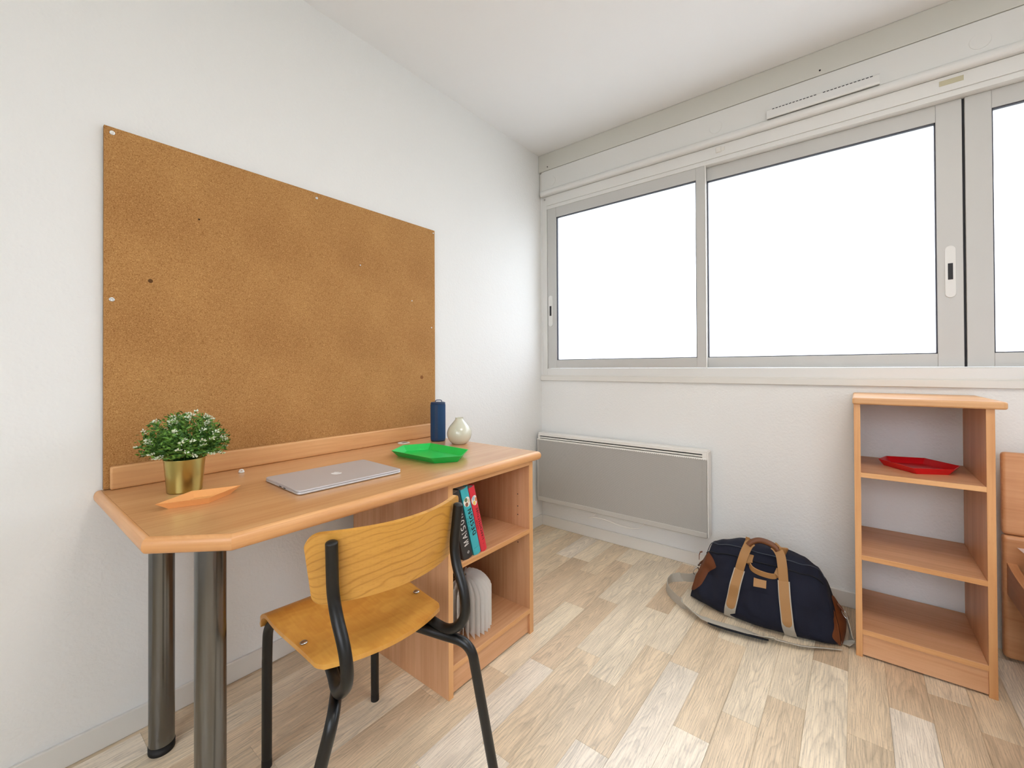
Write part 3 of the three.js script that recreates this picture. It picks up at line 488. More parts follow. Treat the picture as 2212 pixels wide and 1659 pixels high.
// ---------------------------------------------------------------- travel bag
{
  const t = thing('travel_bag', 'navy canvas travel bag with tan leather straps slumped on the floor by the wall', 'bag');
  const xL = 1.092, xR = 1.655;
  const hT = [[0, 0.2], [0.06, 0.26], [0.14, 0.28], [0.3, 0.302], [0.5, 0.305], [0.68, 0.3], [0.8, 0.285], [0.9, 0.25], [0.96, 0.21], [1, 0.15]], dT = [[0, 0.072], [0.1, 0.1], [0.25, 0.145], [0.5, 0.155], [0.75, 0.142], [0.9, 0.112], [1, 0.085]];
  const tab = (T, t0) => { for (let i = 0; i < T.length - 1; i++) if (t0 <= T[i + 1][0]) { const k = (t0 - T[i][0]) / (T[i + 1][0] - T[i][0]), s = k * k * (3 - 2 * k); return lerp(T[i][1], T[i + 1][1], (k + s) / 2); } return T[T.length - 1][1]; };
  const bump = (x, y, cx, cy, rx, ry) => Math.exp(-Math.pow((x - cx) / rx, 2) - Math.pow((y - cy) / ry, 2));
  // side view: section at u (0 left end, 1 right end), angle th (0 front, pi/2 top, pi back)
  function P(u, th) {
    const h = tab(hT, u), d = tab(dT, u), c = Math.cos(th), s = Math.sin(th), yy = h * (0.5 + 0.5 * Math.sign(s) * Math.pow(Math.abs(s), s < 0 ? 0.42 : 0.8)), q = yy / h;
    const taper = 1 - 0.52 * Math.pow(clamp((q - 0.3) / 0.7, 0, 1), 1.4) - 0.06 * Math.pow(1 - q, 6);
    let zc = 0.308 - 0.012 * q - 0.02 * Math.abs(u - 0.5), z = zc + d * taper * Math.sign(c) * Math.pow(Math.abs(c), s < 0 ? 0.24 : 0.62), x = lerp(xL, xR, u) + lerp(0.062, -0.03, u) * Math.pow(q, 1.3);
    if (c > 0) {                                                 // folds of the slumped front
      z += 0.011 * bump(x, yy, 1.3, 0.16, 0.06, 0.03) - 0.02 * bump(x, yy, 1.19, 0.135, 0.035, 0.055) + 0.02 * bump(x, yy, 1.155, 0.055, 0.045, 0.035) + 0.012 * bump(x, yy, 1.22, 0.235, 0.06, 0.018) - 0.012 * bump(x, yy, 1.39, 0.12, 0.03, 0.05) + 0.01 * bump(x, yy, 1.42, 0.07, 0.06, 0.05) + 0.012 * bump(x, yy, 1.56, 0.16, 0.05, 0.04) - 0.012 * bump(x, yy, 1.59, 0.1, 0.03, 0.04) + 0.014 * bump(x, yy, 1.6, 0.03, 0.05, 0.03);
      z += (fbm(x * 11, yy * 11, 64, 64, 3, 4) - 0.5) * 0.034 * smooth(0, 0.05, yy); const cr = Math.sin((yy * 34 + x * 16) + 3 * fbm(x * 5, yy * 5, 64, 64, 2, 6)); z += 0.004 * cr * bump(x, yy, 1.2, 0.2, 0.08, 0.05) + 0.004 * cr * bump(x, yy, 1.58, 0.17, 0.06, 0.07) + 0.003 * cr * bump(x, yy, 1.39, 0.09, 0.06, 0.05);
    }
    const x2 = x + (u < 0.02 ? -0.0 : 0) + (fbm(yy * 14, z * 14, 64, 64, 2, 9) - 0.5) * 0.012 * (Math.abs(u - 0.5) > 0.44 ? 1 : 0);
    return V(x2, Math.max(0.002, yy + (s > 0 ? (fbm(x * 12, z * 12, 64, 64, 2, 14) - 0.5) * 0.014 : 0)), z);
  }
  const U = (k) => 0.5 - 0.5 * Math.cos(Math.PI * k) * (0.25) - 0.375 * (1 - 2 * k);   // denser towards the ends
  const body = [gridGeo(90, 72, (k, v) => { const p = P(U(k), v * Math.PI * 2); return [p, p.x, p.y]; })];
  for (const e of [0, 1]) body.push(gridGeo(10, 72, (k, v) => { const th = v * Math.PI * 2, r = P(e, th), c = V(r.x * 0 + P(e, 0.6).x, 0.45 * tab(hT, e), 0.29), p = c.lerp(r, k); p.x += (e ? 0.018 : -0.012) * (1 - k * k); return [p, p.z, p.y]; }));
  M.navy.side = THREE.DoubleSide; M.leather.side = THREE.DoubleSide;
  const shell = part('body', mergeVertices(merge(body), 1e-6), M.navy, t); shell.geometry.computeVertexNormals();
  // point on the front at given x and height, pushed out by off
  function front(x, y, off = 0) {
    let u = 0.5, th = 0; for (let k = 0; k < 26; k++) { const p = P(u, th); u = clamp(u + (x - p.x) * 1.4, 0, 1); th = clamp(th + (y - p.y) * 5, -1.45, 1.5); }
    const p = P(u, th), a = P(clamp(u + 0.01, 0, 1), th).sub(P(clamp(u - 0.01, 0, 1), th)), b = P(u, th + 0.03).sub(P(u, th - 0.03)), n = a.cross(b).normalize(); if (n.z < 0) n.negate(); return p.addScaledVector(n, off);
  }
  // leather gussets wrapping round both ends
  const gus = (e, t0, t1, reach) => {
    const wrap = gridGeo(26, 30, (k, v) => { const th = lerp(t0, t1, v), w = reach(v), u = e ? 1 - k * w : k * w, p = P(u, th), n = p.clone().sub(V(p.x + (e ? -0.1 : 0.1), 0.1, 0.28)).normalize(); p.addScaledVector(n, 0.0035); return [p, p.x, p.y]; });
    const end = gridGeo(10, 40, (k, v) => { const th = lerp(t0, Math.PI - t0, v), r = P(e, th), c = V(P(e, 0.6).x + (e ? 0.018 : -0.012), 0.45 * tab(hT, e), 0.29), p = c.lerp(r, k); p.x += (e ? 0.0215 : -0.0155) * (1 - k * k * 0.8); return [p, p.z, p.y]; });
    return merge([wrap, end]);
  };
  part('gusset', gus(0, -0.22, 0.85, (v) => 0.008 + 0.165 * Math.pow(Math.max(0, 1 - Math.abs(v - 0.42) / (v < 0.42 ? 0.44 : 0.6)), 0.85)), M.leather, t, 'brown leather end'); part('gusset', gus(1, -0.9, 0.5, (v) => 0.01 + 0.035 * Math.exp(-Math.pow((v - 0.45) / 0.22, 2))), M.leather, t, 'brown leather end');
  // dark top strip with zip and pocket seam
  const seam = (pts, r, m, n) => part(n, capped(new THREE.CatmullRomCurve3(pts), r, 60, 8), m, t);
  const row = (f, x0, x1, n = 14, off = 0.003) => Array.from({ length: n }, (_, i) => { const x = lerp(x0, x1, i / (n - 1)); return front(x, f(x), off); });
  const topY = (x) => { let m = 0; for (let k = 0; k <= 30; k++) m = Math.max(m, P(clamp((x - xL) / (xR - xL) - 0.02, 0, 1), 0.8 + k * 0.04).y); return m; };
  seam(row((x) => topY(x) * 0.93, 1.15, 1.62, 16), 0.0017, std({ color: '#3f454f', roughness: 0.6 }), 'zip');
  seam(row((x) => topY(x) * 0.83, 1.15, 1.62, 16), 0.0028, M.navyDark, 'pocket_seam');
  part('name_patch', (() => { const n = 8; return slabGeo(n, n, (k, v) => { const p = front(lerp(1.369, 1.4135, k), lerp(0.1745, 0.2, v), 0.0035); return [p, k * 0.05, v * 0.03]; }, 0.003); })(), M.tan, t, 'small tan leather patch');
  // webbing and leather straps on the front, both running up into the carrying handle
  const strap = (xb, xt, n) => {
    const down = (x0, y0, x1, y1, k, off, m) => new THREE.CatmullRomCurve3(Array.from({ length: 5 }, (_, i) => { const x = lerp(x0, x1, i / 4), y = lerp(y0, y1, i / 4), p = front(x, y, 0); for (const d of [-0.02, 0.02]) p.z = Math.max(p.z, front(x + d, y, 0).z); return V(x, y, p.z + off + 0.002); })).getPoints(m - 1);
    const web = down(xb, 0.004, xt, 0.215, 0, 0.005, 33), lea = web.slice(Math.round((web.length - 1) * 0.25)).map((p) => p.clone().add(V(0, 0.0006, 0.0034))), sx = V(1, 0.12, 0);
    part('webbing', ribbon(web, web.map(() => sx), 0.042, 0.0022), M.canvas, t, 'cream webbing');
    part('strap', ribbon(lea, lea.map(() => sx), lea.map((_, i) => i === 0 ? 0.012 : i === 1 ? 0.026 : i === 2 ? 0.032 : 0.0345), 0.0028), M.tan, t, 'tan leather strap');
    return lea;
  };
  const s1 = strap(1.272, 1.312), s2 = strap(1.497, 1.473);
  const top = (A, B) => { const a = A[A.length - 1], b = B[B.length - 1], pts = [a.clone(), a.clone().add(V(0.012, 0.045, 0.004)), V(1.336, 0.302, 0.408), V(1.352, 0.334, 0.4), V(1.38, 0.35, 0.392), V(1.412, 0.349, 0.39), V(1.442, 0.338, 0.394), V(1.46, 0.316, 0.402), V(1.468, 0.28, 0.412), b.clone()]; return new THREE.CatmullRomCurve3(pts).getPoints(44); };
  const arch = top(s1, s2), sd = (i, n) => { const k = i / (n - 1); return V(Math.abs(k - 0.5) > 0.22 ? 1 : 0.2, k < 0.5 ? 0.5 : -0.5, Math.abs(k - 0.5) > 0.22 ? 0.1 : -1); };
  // leather loop: flat bands rising from the front, rolled at the grip
  const armA = arch.slice(0, 17), armB = arch.slice(28);
  part('handle', ribbon(armA, armA.map((p, i) => V(1, -0.25 - i * 0.02, 0.1 + i * 0.01)), 0.034, 0.0035), M.tan, t, 'tan leather handle'); part('handle', ribbon(armB, armB.map((p, i) => V(1, 0.5 - i * 0.02, -0.1)), 0.034, 0.0035), M.tan, t, 'tan leather handle');
  part('grip', capped(new THREE.CatmullRomCurve3(arch.slice(13, 33)), 0.0115, 40, 14), M.grip, t, 'rolled brown leather grip');
  const w2 = [V(1.335, 0.325, 0.36), V(1.332, 0.336, 0.385), V(1.35, 0.34, 0.4)], w3 = [V(1.478, 0.315, 0.36), V(1.476, 0.327, 0.385), V(1.455, 0.33, 0.4)];
  for (const w of [w2, w3]) part('grip_wrap', ribbon(new THREE.CatmullRomCurve3(w).getPoints(10), Array(11).fill(V(0.3, 1, 0.2)), 0.03, 0.004), M.tan, t);
  // second handle, fallen forward
  const f2 = new THREE.CatmullRomCurve3([front(1.352, 0.268, 0.012), front(1.349, 0.245, 0.014), front(1.36, 0.225, 0.016), front(1.4, 0.215, 0.018), front(1.445, 0.219, 0.016), front(1.456, 0.24, 0.014)]).getPoints(30);
  part('handle', ribbon(f2, f2.map((p, i) => i < 8 ? V(1, 0.3, 0) : i > 24 ? V(1, -0.3, 0) : V(0.1, 1, 0.3)), 0.024, 0.004), M.tan, t, 'second tan handle fallen forward');
  part('snap', lathe([[0, 0.003], [0.006, 0.0026], [0.009, 0.001], [0.0095, 0], [0, 0]], 24).rotateX(Math.PI / 2).translate(...front(1.309, 0.2, 0.009).toArray()), M.tan, t);
  // shoulder strap lying on the floor round the front, with clips at both ends
  const cp = [V(1.112, 0.082, 0.292), V(1.075, 0.062, 0.293), V(1.02, 0.046, 0.286), V(0.985, 0.034, 0.3), V(0.977, 0.026, 0.34), V(1.01, 0.023, 0.41), V(1.075, 0.022, 0.468), V(1.14, 0.02, 0.505), V(1.2, 0.016, 0.527), V(1.27, 0.018, 0.53), V(1.34, 0.018, 0.522), V(1.41, 0.014, 0.51), V(1.47, 0.014, 0.497), V(1.54, 0.012, 0.478), V(1.61, 0.007, 0.43), V(1.655, 0.006, 0.405)], curve = new THREE.CatmullRomCurve3(cp, false, 'centripetal'), pts = curve.getPoints(120);
  part('shoulder_strap', ribbon(pts, pts.map((p, i) => { const k = i / 120; return k < 0.12 ? V(0, 1, 0.25) : k < 0.42 ? V(0.15, 1, -0.2 + k) : k < 0.52 ? V(0.3, lerp(1, 0.25, (k - 0.42) / 0.1), 1) : k < 0.68 ? V(0, 0.2, 1) : k < 0.78 ? V(0, lerp(0.2, 0.9, (k - 0.68) / 0.1), 1) : V(0, 0.45, 1); }), pts.map((p, i) => 2 * Math.min(0.021, p.y - 0.001) + (i > 48 ? 0.012 : 0)), 0.0024), M.canvas, t, 'cream webbing shoulder strap');
  const pd = pts.slice(66, 92).map((p) => V(p.x, 0.0135, p.z + 0.016));
  part('shoulder_pad', ribbon(pd, pd.map(() => V(0, 0.45, 1)), pd.map((_, i) => Math.min(0.03, 0.012 + Math.min(i, 25 - i) * 0.006)), 0.006), M.navyDark, t, 'dark shoulder pad');
  const ring = (x, y, z, r, sx, sy, rx, ry, rz, n = 'clip') => { const g = new THREE.TorusGeometry(r, 0.0026, 8, 24); g.scale(sx, sy, 1); const m = part(n, g, M.steel, t); m.position.set(x, y, z); m.rotation.set(rx, ry, rz); return m; };
  ring(1.1, 0.104, 0.294, 0.016, 0.6, 1.15, 0.1, 0.5, -0.5); ring(1.116, 0.138, 0.29, 0.009, 1, 0.8, 0.4, 0.9, 0.2, 'buckle'); ring(1.668, 0.1, 0.305, 0.014, 0.6, 1.3, 0.2, -0.5, 0.6);
  part('leather_tab', ribbon([V(1.135, 0.165, 0.295), V(1.125, 0.155, 0.297), V(1.118, 0.14, 0.295)], Array(3).fill(V(0, 0.2, 1)), 0.02, 0.004), M.leather, t); part('leather_tab', ribbon([V(1.645, 0.135, 0.305), V(1.655, 0.125, 0.307), V(1.664, 0.113, 0.307)], Array(3).fill(V(0, 0.2, 1)), 0.02, 0.004), M.leather, t);
  part('zip_pull', ribbon([V(1.142, 0.222, 0.34), V(1.133, 0.218, 0.342), V(1.129, 0.205, 0.343), V(1.1285, 0.184, 0.343)], Array(4).fill(V(0.3, 0, 1)), 0.011, 0.0025), M.leather, t);
  const tail = new THREE.CatmullRomCurve3([V(1.672, 0.088, 0.3), V(1.682, 0.05, 0.315), V(1.687, 0.018, 0.328), V(1.678, 0.012, 0.345), V(1.668, 0.008, 0.36)]).getPoints(24);
  part('strap_tail', ribbon(tail, tail.map(() => V(0.25, 0.1, 1)), 0.036, 0.0024), M.canvas, t);
}

// ---------------------------------------------------------------- things on the desk
{ // laptop
  const t = thing('laptop', 'closed silver laptop lying in the middle of the desk', 'laptop', [0.4035, 0.74, 1.743], -0.035);
  const slab = (w, d, r, y0, h, bev) => { const s = new THREE.Shape(), a = w / 2 - r, b = d / 2 - r; s.absarc(a, b, r, 0, Math.PI / 2); s.absarc(-a, b, r, Math.PI / 2, Math.PI); s.absarc(-a, -b, r, Math.PI, 1.5 * Math.PI); s.absarc(a, -b, r, 1.5 * Math.PI, 2 * Math.PI); return new THREE.ExtrudeGeometry(s, { depth: h - 2 * bev, bevelEnabled: true, bevelSize: bev, bevelThickness: bev, bevelOffset: -bev, bevelSegments: 3, curveSegments: 8 }).rotateX(-Math.PI / 2).translate(0, y0 + bev, 0); };
  const base = slab(0.238, 0.333, 0.012, 0.0016, 0.0066, 0.0025); part('base', base, M.alum, t);
  part('lid', slab(0.238, 0.333, 0.012, 0.0088, 0.0044, 0.0013), M.alum, t);
  part('gap', slab(0.234, 0.329, 0.01, 0.0078, 0.0014, 0.0003), M.slot, t);
  for (const [x, z] of [[0.09, 0.13], [0.09, -0.13], [-0.09, 0.13], [-0.09, -0.13]]) part('foot', new THREE.CylinderGeometry(0.007, 0.007, 0.002, 16).translate(x, 0.001, z), M.rubber, t);
  part('port', bx(0.02, 0.004, 0.1663, 0.034, 0.0065, 0.1668, 0), M.slot, t); part('port', bx(-0.01, 0.004, 0.1663, 0.006, 0.0065, 0.1668, 0), M.slot, t);
  // emblem on the lid: bitten apple and its leaf
  const s = new THREE.Shape(); s.moveTo(0, 0.6); s.bezierCurveTo(0.2, 0.78, 0.55, 0.8, 0.76, 0.5); s.bezierCurveTo(0.42, 0.3, 0.42, -0.18, 0.84, -0.36); s.bezierCurveTo(0.7, -0.75, 0.45, -1.02, 0.22, -0.98); s.bezierCurveTo(0.1, -0.95, -0.1, -0.92, -0.22, -0.98); s.bezierCurveTo(-0.5, -1.05, -0.9, -0.45, -0.86, 0.1); s.bezierCurveTo(-0.82, 0.62, -0.35, 0.8, 0, 0.6);
  const l = new THREE.Shape(); l.moveTo(0, 0.72); l.bezierCurveTo(0, 1.0, 0.2, 1.2, 0.42, 1.2); l.bezierCurveTo(0.42, 0.92, 0.2, 0.72, 0, 0.72);
  part('emblem', merge([s, l].map((q) => new THREE.ExtrudeGeometry(q, { depth: 0.02, bevelEnabled: false, curveSegments: 16 }))).scale(0.0175, 0.0175, 0.02).rotateX(-Math.PI / 2).rotateY(Math.PI / 2).translate(0.002, 0.0131, 0), std({ color: '#f4f4f2', roughness: 0.2 }), t, 'white apple emblem');
}
// shallow faceted tray from a rim outline and a base outline
function tray(name, label, rim, base, y0, y1, mat, group) {
  const n = rim.length, cx = base.reduce((s, p) => s + p[0], 0) / n, cz = base.reduce((s, p) => s + p[1], 0) / n, t = thing(name, label, 'tray', [cx, y0, cz], 0, group), P = [], I = [], h = y1 - y0, th = 0.0022;
  const tri = (a, b, c) => P.push(...a, ...b, ...c), quad = (a, b, c, d) => { tri(a, b, c); tri(a, c, d); };
  const R = rim.map((p) => [p[0] - cx, h, p[1] - cz]), B = base.map((p) => [p[0] - cx, 0, p[1] - cz]), sc = (p, k, y) => { const l = Math.hypot(p[0], p[2]); return [p[0] * (1 - k / l), y, p[2] * (1 - k / l)]; };
  const R2 = R.map((p) => sc(p, th * 1.4, h)), B2 = B.map((p) => sc(p, th * 1.2, th));
  for (let i = 0; i < n; i++) { const j = (i + 1) % n; quad(B[i], R[i], R[j], B[j]); quad(R[i], R2[i], R2[j], R[j]); quad(R2[i], B2[i], B2[j], R2[j]); tri([0, th, 0], B2[j], B2[i]); tri([0, 0, 0], B[i], B[j]); }
  let g = new THREE.BufferGeometry(); g.setAttribute('position', new THREE.Float32BufferAttribute(P, 3)); g.computeVertexNormals(); g = boxUV(g);
  const area = rim.reduce((s, p, i) => { const q = rim[(i + 1) % n]; return s + p[0] * q[1] - q[0] * p[1]; }, 0); if (area > 0) { const a = g.attributes.position; for (let i = 0; i < a.count; i += 3) { const x = a.getX(i), y = a.getY(i), z = a.getZ(i); a.setXYZ(i, a.getX(i + 1), a.getY(i + 1), a.getZ(i + 1)); a.setXYZ(i + 1, x, y, z); } g.computeVertexNormals(); }
  part('dish', g, mat, t); return t;
}
tray('desk_tray', 'bright green faceted tray on the desk in front of the speaker', [[0.286, 1.448], [0.224, 1.345], [0.278, 1.242], [0.511, 1.248], [0.578, 1.353], [0.519, 1.448]], [[0.292, 1.421], [0.246, 1.345], [0.291, 1.267], [0.502, 1.272], [0.554, 1.351], [0.508, 1.42]], 0.7402, 0.765, M.green, undefined);
tray('desk_tray', 'small orange diamond-shaped tray beside the gold plant pot', [[0.3631, 2.1889], [0.2927, 2.0964], [0.3364, 1.9913], [0.4042, 2.0867]], [[0.365, 2.163], [0.313, 2.096], [0.344, 2.02], [0.394, 2.0865]], 0.7402, 0.757, M.orange, undefined);
tray('shelf_tray', 'red faceted tray on the upper shelf of the bookcase', [[1.777, 0.185], [1.872, 0.322], [1.985, 0.262], [2.012, 0.172], [1.925, 0.058], [1.805, 0.098]], [[1.794, 0.187], [1.88, 0.303], [1.97, 0.252], [1.993, 0.175], [1.917, 0.078], [1.818, 0.112]], 0.6884, 0.712, M.red, undefined);
{ // speaker
  const t = thing('portable_speaker', 'dark blue cylindrical portable speaker at the far end of the desk', 'speaker', [0.147, 0.7402, 1.083], 0.6);
  const r = 0.0355, h = 0.184;
  const sk = lathe([[r - 0.003, 0.008], [r, 0.011], [r, h - 0.012], [r - 0.002, h - 0.009]], 48); const u = sk.attributes.uv; for (let i = 0; i < u.count; i++) u.setXY(i, u.getX(i) * 0.22, u.getY(i) * 0.17);
  sk.index && 0; part('fabric', sk, M.speaker, t);
  part('base_ring', lathe([[0, 0], [r - 0.004, 0], [r - 0.001, 0.003], [r - 0.0005, 0.008], [r - 0.003, 0.009], [0, 0.009]], 48), M.speakerCap, t);
  part('top_cap', lathe([[r - 0.003, h - 0.011], [r - 0.0005, h - 0.008], [r - 0.001, h - 0.002], [r - 0.005, h], [0, h]], 48), M.speakerCap, t);
  part('strip', bx(-0.0075, 0.012, r - 0.004, 0.0075, h - 0.012, r + 0.0012, 0.001), M.speakerCap, t);
  for (const y of [0.118, 0.062]) part('button', merge([bx(-0.005, y - 0.001, r + 0.001, 0.005, y + 0.001, r + 0.0022, 0.0004), ...(y > 0.1 ? [bx(-0.001, y - 0.005, r + 0.001, 0.001, y + 0.005, r + 0.0022, 0.0004)] : [])]), M.speakerCap, t);
  part('loop', capped(new THREE.CatmullRomCurve3([V(0.016, h - 0.002, -0.012), V(0.014, h + 0.006, -0.014), V(0, h + 0.0085, -0.016), V(-0.014, h + 0.006, -0.014), V(-0.016, h - 0.002, -0.012)]), 0.002, 30, 8), M.speakerCap, t);
}
{ // vase
  const t = thing('bud_vase', 'pale celadon drop-shaped bud vase next to the blue speaker', 'vase', [0.283, 0.7402, 1.075]);
  const pts = [[0, 0], [0.03, 0], [0.034, 0.002], [0.0455, 0.014], [0.0535, 0.03], [0.0562, 0.046], [0.0535, 0.062], [0.0455, 0.078], [0.035, 0.091], [0.0255, 0.102], [0.0195, 0.11], [0.0178, 0.1165], [0.0186, 0.119], [0.0168, 0.1192], [0.0158, 0.116], [0.0165, 0.106], [0.03, 0.09], [0.04, 0.06], [0, 0.01]];
  const c = new THREE.SplineCurve(pts.slice(2, 13).map((p) => new THREE.Vector2(...p))).getPoints(50).map((p) => [p.x, p.y]);
  part('body', lathe([[0, 0], [0.03, 0], ...c, ...pts.slice(13)], 56), M.vase, t);
}
{ // cable clip near the splashback
  const t = thing('cable_clip', 'tiny white plastic clip lying by the splashback of the desk', 'clip', [0.0947, 0.7402, 1.906]);
  part('clip_body', merge([lathe([[0, 0], [0.0085, 0], [0.009, 0.002], [0.0085, 0.004], [0, 0.0045]], 24), new THREE.TorusGeometry(0.0062, 0.0026, 8, 20, Math.PI).rotateY(0.9).translate(0, 0.0035, 0)]), M.white, t);
}
{ // plant
  const t = thing('potted_plant', 'bushy artificial plant with white-tipped sprigs in a small gold metal pot', 'plant', [0.2, 0.7402, 2.088]);
  const po = lathe([[0, 0], [0.0405, 0], [0.0415, 0.0015], [0.0415, 0.004], [0.0485, 0.0905], [0.0498, 0.0925], [0.0492, 0.0945], [0.0472, 0.094], [0.0465, 0.088], [0.041, 0.012], [0, 0.012]], 56); part('pot', po, M.gold, t);
  part('soil', lathe([[0, 0.086], [0.0462, 0.08], [0.044, 0.05], [0, 0.05]], 32), M.soil, t);
  const R = rng(77), green = [], dark = [], pale = [], stems = [];
  const leaf = (l, w) => { const g = new THREE.BufferGeometry(); g.setAttribute('position', new THREE.Float32BufferAttribute([0, 0, 0, -w, 0.0006, l * 0.5, 0, 0.0016, l * 0.5, w, 0.0006, l * 0.5, 0, -0.0008, l], 3)); g.setAttribute('uv', new THREE.Float32BufferAttribute(new Array(10).fill(0), 2)); g.setIndex([0, 2, 1, 0, 3, 2, 1, 2, 4, 2, 3, 4]); g.computeVertexNormals(); return g; };
  const L1 = leaf(0.014, 0.0027), L2 = leaf(0.0075, 0.0026), up = V(0, 0, 1);
  const put = (list, g, p, d, roll, s) => { const q = new THREE.Quaternion().setFromUnitVectors(up, d.clone().normalize()).multiply(new THREE.Quaternion().setFromAxisAngle(up, roll)); const h = g.clone(); h.applyMatrix4(new THREE.Matrix4().compose(p, q, V(s, s, s))); list.push(h); };
  for (let i = 0; i < 420; i++) {
    const az = R() * Math.PI * 2, el = Math.asin(lerp(-0.42, 1, R())), len = lerp(0.78, 1.06, Math.pow(R(), 0.6)), c = V(0, 0.137, 0);
    const tip = c.clone().add(V(Math.cos(az) * Math.cos(el) * 0.1, Math.sin(el) * 0.08, Math.sin(az) * Math.cos(el) * 0.1).multiplyScalar(len)), root = V(Math.cos(az) * 0.026 * R(), 0.084, Math.sin(az) * 0.026 * R());
    const mid = root.clone().lerp(tip, 0.5).add(V(0, 0.018, 0)), cv = new THREE.QuadraticBezierCurve3(root, mid, tip);
    if (i % 3 === 0) stems.push(new THREE.TubeGeometry(cv, 5, 0.0006, 4));
    const sprig = R() < 0.2 && len > 0.86, n = 9;
    for (let k = 0; k < n; k++) { const f = lerp(0.4, 1, k / (n - 1)), p = cv.getPoint(f), tg = cv.getTangent(f), a2 = k * 2.4 + R(); let side = V(Math.cos(a2), 0.1, Math.sin(a2)); side.addScaledVector(tg, -side.dot(tg)).normalize(); const d = tg.clone().multiplyScalar(0.75).add(side); put(R() < 0.4 ? dark : green, L1, p, d, R() * 6, lerp(0.75, 1.2, R())); }
    if (sprig) for (let k = 0; k < 9; k++) { const a2 = k * 0.7 + R() * 0.4, e = (k % 3) * 0.35, tg = cv.getTangent(1); let side = V(Math.cos(a2), 0.2, Math.sin(a2)); side.addScaledVector(tg, -side.dot(tg)).normalize(); put(pale, L2, tip.clone().addScaledVector(side, 0.001).addScaledVector(tg, e * 0.014 - 0.004), tg.clone().multiplyScalar(0.3 + e).add(side), R() * 6, lerp(0.8, 1.25, R())); }
  }
  part('stems', merge(stems), M.leafDark, t).userData.kind = 'stuff';
  part('foliage', merge(green), M.leaf, t).userData.kind = 'stuff'; part('foliage', merge(dark), M.leafDark, t).userData.kind = 'stuff'; const s = part('sprigs', merge(pale), M.sprig, t, 'white-tipped sprigs'); s.userData.kind = 'stuff';
}

